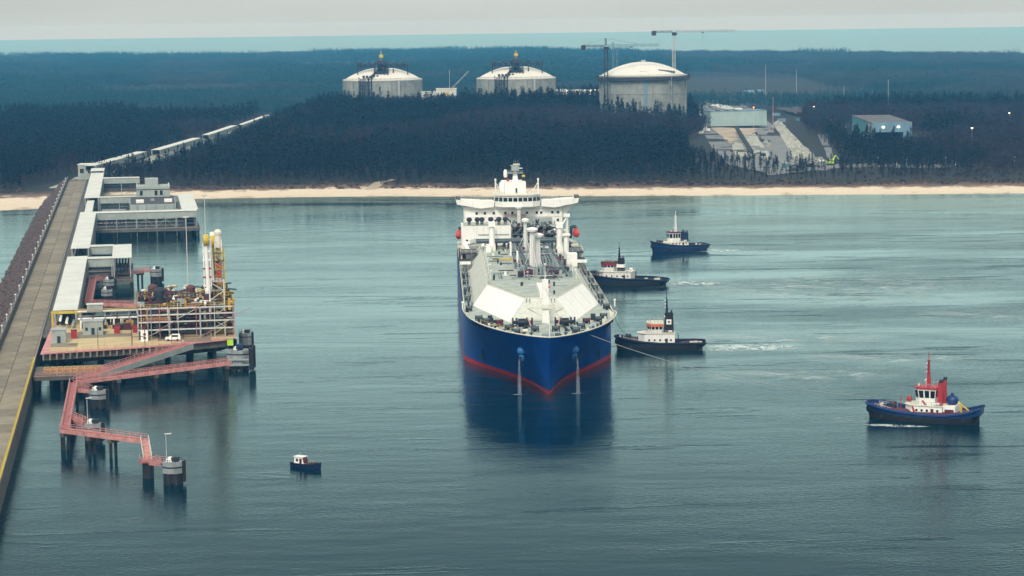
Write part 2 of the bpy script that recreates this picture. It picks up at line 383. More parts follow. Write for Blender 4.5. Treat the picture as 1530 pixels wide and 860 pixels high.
# ================================================================ FOREST
def leaf_mat(name, c, c2, tr=0.1):
    mt = bpy.data.materials.new(name); mt.use_nodes = True
    n = mt.node_tree; N = n.nodes.new; K = n.links.new; b = n.nodes['Principled BSDF']; b.inputs['Roughness'].default_value = .75
    b.inputs['Specular IOR Level'].default_value = .15
    oi = N('ShaderNodeObjectInfo'); ge = N('ShaderNodeNewGeometry')
    no = N('ShaderNodeTexNoise'); no.inputs['Scale'].default_value = .011; no.inputs['Detail'].default_value = 4; K(oi.outputs['Location'], no.inputs['Vector'])
    st = N('ShaderNodeMapRange'); st.inputs[1].default_value = .36; st.inputs[2].default_value = .64; K(no.outputs[0], st.inputs[0])
    def ma(op, p, q):
        k_ = N('ShaderNodeMath'); k_.operation = op
        for i, v in enumerate((p, q)):
            if hasattr(v, 'type'): K(v, k_.inputs[i])
            else: k_.inputs[i].default_value = v
        return k_.outputs[0]
    ml = N('ShaderNodeMath'); ml.operation = 'ADD'
    K(ma('MULTIPLY', st.outputs[0], .45), ml.inputs[0]); K(ma('ADD', ma('MULTIPLY', oi.outputs['Random'], .3), ma('MULTIPLY', ge.outputs['Random Per Island'], .25)), ml.inputs[1])
    x = N('ShaderNodeMix'); x.data_type = 'RGBA'; x.inputs[6].default_value = c; x.inputs[7].default_value = c2
    K(ml.outputs[0], x.inputs[0]); K(x.outputs[2], b.inputs['Base Color'])
    return mt
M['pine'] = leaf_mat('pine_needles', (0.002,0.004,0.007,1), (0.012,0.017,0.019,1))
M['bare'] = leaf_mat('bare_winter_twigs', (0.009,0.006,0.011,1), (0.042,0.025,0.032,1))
M['pinehaze'] = leaf_mat('haze_tinted_pine', (0.014,0.042,0.052,1), (0.040,0.105,0.115,1))  # far needles: distance haze painted into the foliage as paler blue-green
M['barehaze'] = leaf_mat('haze_tinted_twigs', (0.022,0.034,0.044,1), (0.060,0.078,0.088,1))  # far bare crowns, paled the same way to carry painted haze
M['bark'] = pm('pine_bark', (0.085,0.055,0.045,1), .9, var=.4, scale=1.5)
M['scrub'] = leaf_mat('dry_dune_scrub', (0.05,0.035,0.028,1), (0.14,0.10,0.075,1))

def rnd_quad(mb, c, r, flat=0.6):
    """one leaf clump: a bent ragged blade of two triangles"""
    a = random.uniform(0, 6.283); t = random.uniform(-flat, flat)
    u = Vector((math.cos(a), math.sin(a), t*.5)).normalized(); v = Vector((-math.sin(a)*.7, math.cos(a)*.7, random.uniform(-.8,.8))).normalized()
    c = Vector(c)
    mb.add([c-u*r*random.uniform(.7,1.1), c+v*r*random.uniform(.4,.8)+Vector((0,0,.1*r)), c+u*r*random.uniform(.7,1.1), c-v*r*random.uniform(.4,.8)], [(0,1,2),(0,2,3)])
def pine_meshes(seed, H):
    random.seed(seed); tr = MB(); cr = MB()
    lean = Vector((random.uniform(-.4,.4), random.uniform(-.4,.4), 0))
    tr.tube((0,0,-0.5), lean*.5+Vector((0,0,H*.55)), .24, 5, .17); tr.tube(lean*.5+Vector((0,0,H*.55)), lean+Vector((0,0,H*.95)), .17, 5, .05)
    for i in range(6):
        z = H*random.uniform(.45,.8); a = random.uniform(0,6.28); L = random.uniform(1.3,2.6)
        tr.tube(lean*z/H+Vector((0,0,z)), lean*z/H+Vector((L*math.cos(a),L*math.sin(a),z+L*.35)), .06, 3, .02)
    for i in range(105):
        f = random.random()**.8; z = H*(.36+.64*f)
        rad = (3.0*(1-f)**.55+.35)*random.uniform(.25,1.0)*(0.72+.28*math.sin(seed+z*1.7))
        a = random.uniform(0,6.283)
        rnd_quad(cr, (lean.x*z/H+rad*math.cos(a), lean.y*z/H+rad*math.sin(a), z+random.uniform(-.4,.4)), random.uniform(.55,1.15)*(1.15-.45*f))
    return tr, cr
def bare_meshes(seed, H):
    random.seed(seed); tr = MB(); cr = MB()
    tr.tube((0,0,-0.5), (0,0,H*.4), .22, 5, .16)
    for i in range(9):
        a = random.uniform(0,6.28); z = H*random.uniform(.28,.55); L = H*random.uniform(.25,.45); e = random.uniform(.5,1.1)
        tip = Vector((L*math.cos(a)*math.cos(e), L*math.sin(a)*math.cos(e), z+L*math.sin(e)))
        tr.tube((0,0,z), tip, .09, 3, .03)
        for q in range(9):
            t = random.uniform(.4,1.1); c = Vector((0,0,z)).lerp(tip, t)+Vector((random.gauss(0,.9),random.gauss(0,.9),random.gauss(0,.7)))
            d = Vector((random.gauss(0,.6),random.gauss(0,.6),1.0)).normalized()*random.uniform(.9,1.9); s_ = Vector((random.gauss(0,1),random.gauss(0,1),0)).normalized()*random.uniform(.10,.34)
            cr.add([c-s_, c+s_, c+d+s_*.2, c+d-s_*.4], [(0,1,2),(0,2,3)])
    return tr, cr
PINES = []; BARES = []
for i in range(4):
    PINES.append(pine_meshes(11+i, 16.5+1.4*i))
for i in range(3):
    BARES.append(bare_meshes(31+i, 13.5+1.6*i))
random.seed(5)
def proto(pair, name, cm):
    """an unlinked merged prototype for the far mass"""
    tr, cr = pair
    me = bpy.data.meshes.new(name); o = len(tr.v)
    me.from_pydata(tr.v+cr.v, [], tr.f+[tuple(i+o for i in f) for f in cr.f])
    me.materials.append(M['bark']); me.materials.append(cm)
    me.polygons.foreach_set('material_index', [0]*len(tr.f)+[1]*len(cr.f))
    return bpy.data.objects.new(name, me)
def grove(seed, cm, name, pool, n, spread):
    random.seed(seed); cr = MB(); tr = MB()
    for i in range(n):
        x, y = random.uniform(-spread,spread), random.uniform(-spread,spread); q = random.choice(pool); sc_ = random.uniform(.75,1.1)
        for f in q[1].f:
            if random.random() < .62: cr.add([Vector(q[1].v[j])*sc_*(1.0)+Vector((x,y,0)) for j in f], [(0,1,2)])
    return proto((tr, cr), name, cm)
mass = bpy.data.collections.new('forest_prototypes')
protos = [proto(q, 'proto_tree', M['pine']) for q in PINES] + [proto(q, 'proto_tree', M['bare']) for q in BARES]
protos += [grove(91+i, M['pinehaze'], 'proto_tree', PINES, 9, 13) for i in range(2)] + [grove(95+i, M['barehaze'], 'proto_tree', BARES, 9, 13) for i in range(2)]
for i, o in enumerate(protos): o.name = 'proto_%02d' % i; mass.objects.link(o)

CORR = [(-281,1440),(-281,1560),(-262,1640),(-250,2020),(-246,2420)]       # pipeline corridor on land
def near_poly(x, y, pts, wd):
    for (a, b), (c, d) in zip(pts, pts[1:]):
        L2 = (c-a)**2+(d-b)**2; t = max(0, min(1, ((x-a)*(c-a)+(y-b)*(d-b))/L2))
        if (x-a-t*(c-a))**2+(y-b-t*(d-b))**2 < wd*wd: return True
    return False
def inpoly(x, y, P):
    c = False; j = len(P)-1
    for i in range(len(P)):
        if (P[i][1] > y) != (P[j][1] > y) and x < (P[j][0]-P[i][0])*(y-P[i][1])/(P[j][1]-P[i][1])+P[i][0]: c = not c
        j = i
    return c
SITE = [(128,1655),(150,1560),(215,1530),(226,1560),(245,1760),(262,2080),(310,2420),(300,2480),(230,2560),(190,2480),(178,2180),(168,1960),(128,1720)]
HALL = [(262,1745),(330,1735),(335,1830),(340,1960),(338,2040),(285,2040),(268,1960),(262,1850)]
TANKS = [(120,2080),(-127,2330),(7,2330)]
def clear(x, y, m=0):
    if near_poly(x, y, CORR, 15+m) or (y < 1480 and near_poly(x, y, [(-262,1330),(-281,1460)], 26)): return True
    if inpoly(x, y, SITE) or inpoly(x, y, HALL): return True
    for a, b in TANKS:
        if (x-a)**2+(y-b)**2 < 54**2: return True
    if -190 < x < 75 and 2270 < y < 2420: return True
    return False
def is_bare(x, y):
    q = mn.noise((x*.006, y*.004, 2.0)) + .35*mn.noise((x*.03, y*.03, 8))
    if x > 215: return q > -.28
    if x < -270: return q > (.28 if y < 1750 else .0)
    if y > 1700 and y < 2250: return q > -.10
    return q > .42
pts = []; rots = []; scl = []; idx = []
front = []
def push(x, y, i, s_): pts.append((x, y, elev(x, y)-.3)); rots.append((random.gauss(0,.03), random.gauss(0,.03), random.uniform(0,6.28))); scl.append(s_); idx.append(i)
y = 1330.0
while y < 2420:
    hw = .235*y + 40; st = 5.6 if y < 1600 else 6.6
    x = -hw
    while x < hw:
        X = x + random.uniform(-.45,.45)*st; Y = y + random.uniform(-.45,.45)*st
        x += st
        d = Y - shore(X); lo = 100 if X < -255 else 52
        if d < lo or clear(X, Y): continue
        if X > 150 and Y < 1530 and random.random() < .25: continue
        b_ = is_bare(X, Y)
        if 1.0 < (d-lo)/14 + random.random()*.6: pass
        s_ = random.uniform(.6,1.22)*(0.62+.38*min(1,(d-lo)/45.0))
        cd = X + 262 - (Y-1640)*.02
        if 0 < cd < 85 and Y > 1500: s_ *= .46+.54*cd/85
        if 118 < X < 235 and Y < 1640:
            if random.random() < .35: continue
            s_ *= .50
        elif X > 128 and Y < 1560: s_ *= .6
        elif X > 205 and Y < 1800: s_ *= .8
        if mn.noise((X*.02, Y*.012, 14)) > .52 and d > lo+30: continue
        front.append((d-lo, X, Y, b_, s_))
    y += st
front.sort()
# the 300 front-row trees stand as trees of their own; the rest is one mass of forest
FRONT = [q for q in front if abs(q[1]) < .222*q[2]+6]
FRONT = FRONT[:300]; fs = set((q[1], q[2]) for q in FRONT)
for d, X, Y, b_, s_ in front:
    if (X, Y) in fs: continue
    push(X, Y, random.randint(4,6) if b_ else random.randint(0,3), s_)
y = 2420.0
while y < 8000:
    hw = .235*y+60; st = 19 + (y-2420)*.0035; x = -hw
    while x < hw:
        X = x+random.uniform(-.4,.4)*st; Y = y+random.uniform(-.4,.4)*st; x += st
        if Y > far_edge(X)-60 or clear(X, Y): continue
        if mn.noise((X*.0016, Y*.0010, 5)) > .42 and Y > 2700: continue
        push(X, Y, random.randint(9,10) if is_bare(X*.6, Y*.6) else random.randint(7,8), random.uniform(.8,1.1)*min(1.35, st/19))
    y += st
me = bpy.data.meshes.new('forest'); me.from_pydata(pts, [], [])
for nm, ty, dat, key in (('rot','FLOAT_VECTOR',np.array(rots,dtype=np.float32).ravel(),'vector'),('scl','FLOAT',np.array(scl,dtype=np.float32),'value'),('idx','INT',np.array(idx,dtype=np.int32),'value')):
    a = me.attributes.new(nm, ty, 'POINT'); a.data.foreach_set(key, dat)
fo = bpy.data.objects.new('forest', me); COL.objects.link(fo)
tag(fo, 'dark mass of pine and bare trees covering the land behind the beach', 'forest', kind='stuff')
ng = bpy.data.node_groups.new('forest_scatter', 'GeometryNodeTree')
ng.interface.new_socket('Geometry', in_out='INPUT', socket_type='NodeSocketGeometry'); ng.interface.new_socket('Geometry', in_out='OUTPUT', socket_type='NodeSocketGeometry')
N = ng.nodes.new; K = ng.links.new
gi = N('NodeGroupInput'); go = N('NodeGroupOutput'); ip = N('GeometryNodeInstanceOnPoints'); ci = N('GeometryNodeCollectionInfo')
ci.inputs['Collection'].default_value = mass; ci.inputs['Separate Children'].default_value = True; ci.inputs['Reset Children'].default_value = True
def named(nm, ty):
    q = N('GeometryNodeInputNamedAttribute'); q.data_type = ty; q.inputs['Name'].default_value = nm; return q.outputs[0]
K(gi.outputs[0], ip.inputs['Points']); K(ci.outputs[0], ip.inputs['Instance']); ip.inputs['Pick Instance'].default_value = True
K(named('idx','INT'), ip.inputs['Instance Index']); K(named('scl','FLOAT'), ip.inputs['Scale'])
er = N('FunctionNodeEulerToRotation'); K(named('rot','FLOAT_VECTOR'), er.inputs[0]); K(er.outputs[0], ip.inputs['Rotation'])
K(ip.outputs[0], go.inputs[0])
mo = fo.modifiers.new('scatter', 'NODES'); mo.node_group = ng

ptr = []
for pair, cm in [(q, M['pine']) for q in PINES] + [(q, M['bare']) for q in BARES]:
    t_ = pair[0].build('trunk', M['bark'], fix=False); c_ = pair[1].build('crown', cm, fix=False); ptr.append((t_, c_))
used = set()
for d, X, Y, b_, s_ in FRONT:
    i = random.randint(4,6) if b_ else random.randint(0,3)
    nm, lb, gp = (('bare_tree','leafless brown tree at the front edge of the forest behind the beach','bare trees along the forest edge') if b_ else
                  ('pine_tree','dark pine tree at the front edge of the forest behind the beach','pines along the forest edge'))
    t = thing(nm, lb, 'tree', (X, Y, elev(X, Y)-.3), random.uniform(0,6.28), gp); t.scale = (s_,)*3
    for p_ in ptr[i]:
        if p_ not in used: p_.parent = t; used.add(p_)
        else: inst(p_, t)
for a_, b2 in ptr:
    for p_ in (a_, b2):
        if p_ not in used: bpy.data.objects.remove(p_)

# low scrub on the dune: nobody could count it
random.seed(3); mb = MB()
for i in range(2600):
    x = random.uniform(-420, 345); s0 = shore(x); lo = 88 if x < -255 else 38
    d = lo + abs(random.gauss(0, 13))
    if near_poly(x, s0+d, [(-262,1330),(-281,1460)], 24): continue
    if abs(x+82+.2*(d-30)) < 6 and d < 75: continue
    z = elev(x, s0+d); h = random.uniform(.3, 1.5)
    for q in range(4): rnd_quad(mb, (x+random.gauss(0,.7), s0+d+random.gauss(0,.5), z+h*random.uniform(.1,.8)), h*random.uniform(.5,.9))
tag(mb.build('dune_scrub', M['scrub'], fix=False), 'low dry scrub and dune grass along the top of the sandy beach', 'scrub', kind='stuff')

# thin broken surf line along the sand
random.seed(15)
def surf():
    mb = MB(); fade = []; xs_ = [-430+4*i for i in range(196)]
    for x in xs_:
        y = shore(x); w_ = 1.6+1.2*mn.noise((x*.03,2,2))
        for k_, o in enumerate((-3.2*w_*.6, -1.2, .6)): mb.v.append((x, y+o, .06+.03*k_)); fade.append((0,.8,.25)[k_])
    for i in range(len(xs_)-1):
        for k_ in range(2): mb.f.append((i*3+k_, (i+1)*3+k_, (i+1)*3+k_+1, i*3+k_+1))
    return mb, fade
# ================================================================ GAS CARRIER  (local x forward from the stern, y to port, z up from the water)
SHIP = thing('gas_carrier', 'big blue gas carrier with white superstructure moving bow-on through the middle of the basin', 'ship', (0.7, 927.1, 0), R(-88.16))
def part(mb, name, mat, parent=SHIP, smooth=False, label=None):
    o = mb.build(name, M[mat], parent, smooth)
    if label: o['label'] = label
    return o
def hb_wl(t): return float(np.interp(t, [0,.05,.15,.28,.40,.47,.57,.68,.80,.92,.97,1], [23,22.8,20.6,17.0,13.2,10.8,7.6,4.9,2.6,1.0,.45,.02]))
def hb_dk(t): return float(np.interp(t, [0,.25,.40,.48,.56,.66,.75,.83,.89,.94,.98,1], [23,22.8,22.2,21.3,20.0,17.9,15.2,12.2,9.2,6.3,3.1,.03]))
XE0, XE1, ZT = 290.0, 299.0, 17.4
def xe(z): return XE0 + (XE1-XE0)*max(0, z/ZT)**1.2
def ztop(x): return 15.4 + 2.0*min(1, max(0, (x-222)/22.0))**1.5
T_ = [0,.04,.08,.12,.16,.2,.24,.28,.32,.36,.4,.44,.48,.52,.56,.6,.64,.68,.72,.76,.8,.84,.88,.91,.94,.965,.985,1]
def hull_pt(t, z, side):
    x = 215 + (xe(z)-215)*t
    w_ = max(0, z/ZT)**1.05
    return Vector((x, side*(hb_wl(t)*(1-w_)+hb_dk(t)*w_), z))
AFT = [(-6,17.5),(4,20.5),(16,22.4),(30,23),(215,23)]
def hull_ring(z0=None, frac=None):
    """one waterline around the hull, starboard stern -> stem -> port stern; frac 0..1 runs from z0 up to the sheer"""
    row = []
    for side in (-1, 1):
        r_ = []
        for x, hb in AFT[:-1]:
            z = z0 + (ztop(x)-z0)*frac; r_.append(Vector((x, side*(hb - (2.5*(1-min(1, z/8)) if x < 10 else 0)), z)))
        for t in T_:
            zt = ztop(215+84*t); z = z0 + (zt-z0)*frac; r_.append(hull_pt(t, z, side))
        row.append(r_)
    return row[0] + row[1][::-1][1:]
BT = 1.3
part(MB().loft([hull_ring(BT, f) for f in (0,.12,.25,.4,.55,.7,.85,1)]), 'hull', 'hullblue', smooth=True)
low = [[Vector((p.x, p.y, z)) for p in hull_ring(z, 0.0)] for z in (-3.0, 0.0, 1.0, BT-.003)]
part(MB().loft(low), 'boot_topping', 'bootred', smooth=True)
rim = hull_ring(BT, 1.0)
mb = MB(); mb.add([Vector((p.x, p.y*.985, 15.3 if p.x < 222 else 15.55)) for p in hull_ring(BT, .87)], [tuple(range(len(rim)))])
part(mb, 'main_deck', 'deckgrey')
part(MB().path([p+Vector((0,0,.12)) for p in rim if p.x > 205], .20, 6), 'bulwark_cap', 'cream')
mb = MB()
lowr = hull_ring(BT, .88)
sel = [i for i, p in enumerate(rim) if p.x > 224]
inner = [Vector((rim[i].x-(.5 if rim[i].x > 296 else .1), rim[i].y*.978, rim[i].z)) for i in sel]
mb.loft([[Vector((lowr[i].x-(.9 if rim[i].x > 296 else .3), lowr[i].y*.968, 15.62)) for i in sel], inner]); part(mb, 'bulwark', 'cream')
for sd in (-1, 1):
    part(MB().rail([(20,sd*22.6,15.4),(60,sd*22.6,15.4),(120,sd*22.6,15.4),(180,sd*22.6,15.4),(224,sd*22.4,15.5)], 1.2, 3.2, .06), 'side_railing', 'cream')
# bow: anchor bolsters with wash water, name bars, draught marks
def hull_x(hb, z):
    for i in range(400):
        t = i/400
        if hull_pt(t, z, 1).y < hb: return hull_pt(t, z, 1).x
    return 280
def wash_mat():
    mt = bpy.data.materials.new('falling_wash_water'); mt.use_nodes = True; n = mt.node_tree; N = n.nodes.new; K = n.links.new
    b = n.nodes['Principled BSDF']; b.inputs['Base Color'].default_value = (.75,.85,.92,1); b.inputs['Roughness'].default_value = .4
    tc = N('ShaderNodeTexCoord'); mp = N('ShaderNodeMapping'); mp.inputs['Scale'].default_value = (6,6,.12); K(tc.outputs['Object'], mp.inputs[0])
    q = N('ShaderNodeTexNoise'); q.inputs['Scale'].default_value = 2; K(mp.outputs[0], q.inputs['Vector'])
    r = N('ShaderNodeMapRange'); r.inputs[1].default_value = .38; r.inputs[2].default_value = .72; r.inputs[4].default_value = .26; K(q.outputs[0], r.inputs[0]); K(r.outputs[0], b.inputs['Alpha'])
    return mt
M['wash'] = wash_mat()
def foam_mat(name, lo, hi, sc_, amax=.9, stretch=(0.8,0.4,1)):
    mt = bpy.data.materials.new(name); mt.use_nodes = True; n = mt.node_tree; N = n.nodes.new; K = n.links.new
    b = n.nodes['Principled BSDF']; b.inputs['Base Color'].default_value = (.62,.74,.72,1); b.inputs['Roughness'].default_value = .7
    tc = N('ShaderNodeTexCoord'); mp = N('ShaderNodeMapping'); mp.inputs['Scale'].default_value = stretch; K(tc.outputs['Object'], mp.inputs[0])
    q = N('ShaderNodeTexNoise'); q.inputs['Scale'].default_value = sc_; q.inputs['Detail'].default_value = 7; q.inputs['Roughness'].default_value = .7; q.inputs['Distortion'].default_value = .8
    K(mp.outputs[0], q.inputs['Vector'])
    r = N('ShaderNodeMapRange'); r.inputs[1].default_value = lo; r.inputs[2].default_value = hi; r.inputs[4].default_value = amax; K(q.outputs[0], r.inputs[0])
    a = N('ShaderNodeAttribute'); a.attribute_name = 'fade'; mu = N('ShaderNodeMath'); mu.operation = 'MULTIPLY'; K(r.outputs[0], mu.inputs[0]); K(a.outputs['Fac'], mu.inputs[1])
    K(mu.outputs[0], b.inputs['Alpha']); return mt
M['foam'] = foam_mat('white_foam', .43, .58, .5, .85, (0.9,0.4,1))
M['foamthin'] = foam_mat('thin_wake_foam', .46, .66, .22, .45, (0.45,0.55,1))
def foam_patch(name, label, c, rx, ry, rz, mat='foam', z=.05, parent=None):
    """an irregular low sheet of foam lying on the water, thinning to its rim"""
    mb = MB(); n_ = 28; rings = [0,.35,.7,1.0]; fade = []
    c = Vector(c)
    for j, f in enumerate(rings):
        for i in range(n_):
            a = 2*math.pi*i/n_; w_ = 1+.28*mn.noise((math.cos(a)*1.6+c.x, math.sin(a)*1.6+c.y, 1))
            x, y = f*rx*math.cos(a)*w_, f*ry*math.sin(a)*w_
            mb.v.append((x*math.cos(rz)-y*math.sin(rz), x*math.sin(rz)+y*math.cos(rz), z+.04*(1-f))); fade.append([1,.95,.6,0][j])
    for j in range(3):
        for i in range(n_): mb.f.append((j*n_+i, j*n_+(i+1)%n_, (j+1)*n_+(i+1)%n_, (j+1)*n_+i))
    o = mb.build(name, M[mat], parent, fix=False, loc=c)
    a = o.data.attributes.new('fade', 'FLOAT', 'POINT'); a.data.foreach_set('value', fade)
    if not parent: tag(o, label, 'foam', kind='stuff')
    return o
sm_, sf_ = surf(); so_ = sm_.build('surf', M['foamthin'], fix=False); so_.data.attributes.new('fade','FLOAT','POINT').data.foreach_set('value', sf_); tag(so_, 'thin broken line of surf along the sandy beach', 'surf', kind='stuff')
for sd in (-1, 1):
    x0 = hull_x(7.3, 12.0); p = Vector((x0, sd*7.3, 12.0))
    bo = part(MB().ball((p.x+.1,p.y+sd*.1,12.0), 1.3, 14, 1, 1, 1.05).ball((p.x+.1,p.y+sd*.1,10.2), 1.0, 10, 1,.9,1.5), 'anchor_bolster', 'bluelight', smooth=True)
    part(MB().tube((p.x+1.2,p.y+sd*.6,10.6),(p.x+1.3,p.y+sd*.7,8.4),.35,6), 'anchor', 'dark', bo)
    q = Vector((x0+1.6, sd*8.2, 10.0)); mb = MB()
    rg = []
    for k_ in range(6):
        f = k_/5; r_ = .08+.55*f; z = 9.6*(1-f*f)+.1
        rg.append([(q.x+.9*f+r_*math.cos(6.283*i/9), q.y+r_*math.sin(6.283*i/9), z) for i in range(9)])
    part(mb.loft(rg, closed=True), 'anchor_wash_water', 'wash', bo)
    w0 = SHIP.matrix_basis
    wp = Matrix.Rotation(R(-88.16),4,'Z') @ Vector((q.x+1.0, q.y, 0)) + Vector((0.7,927.1,0))
    foam_patch('wash_foam', 'small patch of white foam where the anchor wash hits the water %s' % ('right of the stem' if sd > 0 else 'left of the stem'), wp, 2.0, 1.0, .1)
    # black bars standing in for the unreadable ship's name high on the flare, and thruster mark
    for k_ in range(7):
        t = .50+.028*k_; pp = hull_pt(t, 16.4, sd); nx = hull_pt(t+.01, 16.4, sd)-pp
        part(MB().box((0,0,0),(.9,.35,.8 if k_%3 else 1.2), 0), 'name_bar', 'black').location = pp+Vector((.05,sd*.12,.15))
        bpy.context.view_layer.objects.active = None
    mk = hull_pt(.33, 5.2, sd)
    part(MB().hexa([(mk.x-.2,mk.y+sd*.0,2.6),(mk.x+.9,mk.y-sd*.2,2.6),(mk.x+.9,mk.y+sd*.25,2.6),(mk.x-.2,mk.y+sd*.3,2.6)],
                   [(mk.x-.2,mk.y+sd*.2,6.2),(mk.x+.9,mk.y,6.2),(mk.x+.9,mk.y+sd*.5,6.2),(mk.x-.2,mk.y+sd*.6,6.2)]), 'tug_push_mark', 'black')
# trunk deck with sloped flanks
ZD, ZK = 15.55, 21.5
top = [(56,-15),(203,-15),(241.5,-4.7),(241.5,4.7),(203,15),(56,15)]
bot = [(56,-19.8),(209,-19.8),(250,-9.8),(250,9.8),(209,19.8),(56,19.8)]
part(MB().add([(x,y,ZK) for x,y in top], [tuple(range(6))]), 'trunk_deck', 'deckgrey')
for i in range(5):
    a, b = i, i+1
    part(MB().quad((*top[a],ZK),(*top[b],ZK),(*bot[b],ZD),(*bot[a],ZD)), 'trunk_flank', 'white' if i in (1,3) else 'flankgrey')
mb = MB()
for (x,y),(x2,y2) in list(zip(top,top[1:]))[:5]: mb.tube((x,y,ZK+.05),(x2,y2,ZK+.05),.16,5)
part(mb, 'trunk_edge_rail', 'cream')
part(MB().rail([(70,-14.6,ZK),(200,-14.6,ZK),(240,-4.4,ZK)],1.1,3.5,.05), 'trunk_railing', 'cream')
part(MB().rail([(70,14.6,ZK),(200,14.6,ZK),(240,4.4,ZK)],1.1,3.5,.05), 'trunk_railing', 'cream')
for k_ in range(16):      # deck stiffener seams
    x = 66 + k_*9.6
    hw = 14.6 if x < 203 else 14.6-(x-203)*.27
    part(MB().bb(x-.09,x+.09,-hw,hw,ZK+.02,ZK+.06), 'deck_seam', 'deckgrey')
# flank stiffeners and ladders on the lighter front facets
for sd in (-1,1):
    part(MB().tube((246.0,sd*3.4,17.4),(242.0,sd*3.2,21.4),.12,4).tube((246.0,sd*4.4,17.4),(242.0,sd*4.2,21.4),.12,4).path([(245.2+.0,sd*3.4,17.9),(245.2,sd*4.4,17.9)],.1,4).path([(243.6,sd*3.4,19.6),(243.6,sd*4.4,19.6)],.1,4), 'ladder', 'dark')
# foremast with its wide crosstree
fm = part(MB().hexa([(253.0,-.1,15.5),(255.0,-.1,15.5),(255.0,1.9,15.5),(253.0,1.9,15.5)],[(253.2,.0,28.5),(254.8,.0,28.5),(254.8,1.8,28.5),(253.2,1.8,28.5)]), 'foremast', 'white')
part(MB().bb(253.6,255.4,-4.6,6.4,20.0,20.35).tube((254.2,-4.4,20),(254.2,.2,17.6),.12,5).tube((254.2,6.2,20),(254.2,1.6,17.6),.12,5), 'crosstree', 'cream', fm)
part(MB().rail([(255.3,-4.5,20.35),(255.3,6.3,20.35)],1.0,1.5,.05), 'crosstree_railing', 'cream', fm)
part(MB().tube((254,.9,28.5),(254,.9,33),.14,6,.07).tube((254,-1.2,29.6),(254,3.0,29.6),.08,4).ball((254,.9,33),.3,6), 'mast_pole', 'white', fm)
part(MB().tube((255.3,.9,15.6),(258.5,-4.5,15.9),.14,5).tube((255.2,.9,26),(262,5.5,16),.05,4), 'mast_stay', 'galv', fm)
part(MB().bb(216,252,-.2,2.0,ZK+.3,ZK+1.6) if False else MB().bb(217,241,-.1,1.9,ZK+.03,ZK+1.9), 'forward_walkway_trunk', 'white')
# vent masts
def vent_mast(x, y, h, r=.75, twin=False, plat=True):
    v = part(MB().tube((x,y,ZK),(x,y,ZK+h),r,12,r*.85), 'vent_mast', 'white', smooth=True)
    part(MB().lathe([(.3,h-1.2),(r*1.8,h-1.0),(r*2.0,h-.3),(r*1.6,h+.1),(.4,h+.4)],14,(x,y,ZK)), 'vent_head', 'white', v, smooth=True)
    part(MB().lathe([(r*1.9,0),(r*1.9,1.1),(r*1.2,1.6)],12,(x,y,ZK)), 'vent_base', 'galv', v)
    for k_ in range(3): part(MB().tube((x+.2,y,ZK+h*.62),(x+3.2*math.cos(2.1*k_+.5),y+3.2*math.sin(2.1*k_+.5),ZK),.09,4), 'brace', 'white', v)
    part(MB().tube((x+r+.25,y-.25,ZK),(x+r+.25,y-.25,ZK+h),.06,4).tube((x+r+.25,y+.25,ZK),(x+r+.25,y+.25,ZK+h),.06,4), 'ladder', 'galv', v)
vent_mast(163, 1.0, 14.0, 1.0); vent_mast(160, 2.9, 11.8, 1.05)
vent_mast(104, 1.0, 12.0, .7); vent_mast(45.5+14, .4, 13.4, .75)
# cargo lines along the centre
random.seed(21)
mb = MB()
for k_, y in enumerate([4.4,5.3,6.2,7.4,8.5]): mb.path([(70,y,ZK+1.4+.25*(k_%3)),(150,y,ZK+1.4+.25*(k_%3)),(192,y-2.0,ZK+1.3)],.32 if k_%2 else .42,7)
part(mb, 'cargo_pipeline', 'pipe', smooth=True)
mb = MB()
for k_, y in enumerate([-1.2,-2.2,9.6]): mb.path([(70,y,ZK+2.4),(128,y,ZK+2.4),(180,y+1.2,ZK+1.5)],.34,7)
part(mb, 'vapour_pipeline', 'pipedark', smooth=True)
for x in range(74, 190, 8): part(MB().bb(x-.15,x+.15,-2.8,9.2,ZK+.6,ZK+.9).bb(x-.15,x+.15,-2.8,-2.5,ZK,ZK+2.6).bb(x-.15,x+.15,9.0,9.3,ZK,ZK+2.6), 'pipe_support', 'galv')
# liquid and gas domes, valves, lockers clustered on the trunk deck
for x, y in ((182,-1.5),(184,7),(140,4.5),(118,6),(92,5.5)):
    d_ = part(MB().lathe([(2.0,0),(2.0,1.6),(1.7,2.0),(.3,2.3)],14,(x,y,ZK)), 'cargo_dome', 'maroon' if (x+int(y))%2 else 'pipe', smooth=True)
    for k_ in range(7):
        a = k_*.9; h = random.uniform(1.4,3.4); xx, yy = x+2.5*math.cos(a), y+2.5*math.sin(a)
        part(MB().tube((xx,yy,ZK),(xx,yy,ZK+h),.22,6).tube((xx,yy,ZK+h),(x,y,ZK+h*.6+1),.2,6).lathe([(.45,h-.2),(.5,h),(.1,h+.3)],8,(xx,yy,ZK)), 'valve_pipe', random.choice(['pipe','pipedark','dark','galv','maroon']), d_)
for k_ in range(110):
    x = random.uniform(72,196); y = random.choice([random.uniform(-4.5,-1), random.uniform(9,12.5), random.uniform(-1,10)])
    s_ = random.uniform(.5,1.5); part(MB().bb(x-s_*.6,x+s_*.6,y-s_*.4,y+s_*.4,ZK,ZK+random.uniform(.8,2.2)), random.choice(['valve_box','control_box','pump_unit']), random.choice(['dark','maroon','pipedark','pipe','galv','clad']))
for k_ in range(12):
    x = random.uniform(76,236); sd = random.choice((-1,1)); y = sd*random.uniform(6,13) if x < 200 else sd*random.uniform(3.5,6)
    part(MB().bb(x-.25,x+.25,y-.25,y+.25,ZK,ZK+random.uniform(.7,1.6)).tube((x,y+.3,ZK),(x,y+.3,ZK+1.2),.08,4), 'deck_post', random.choice(['dark','pipedark']))
part(MB().bb(128,129.2,-11.5,-4.5,ZK+.05,ZK+.55), 'pipe_spool', 'yellow')
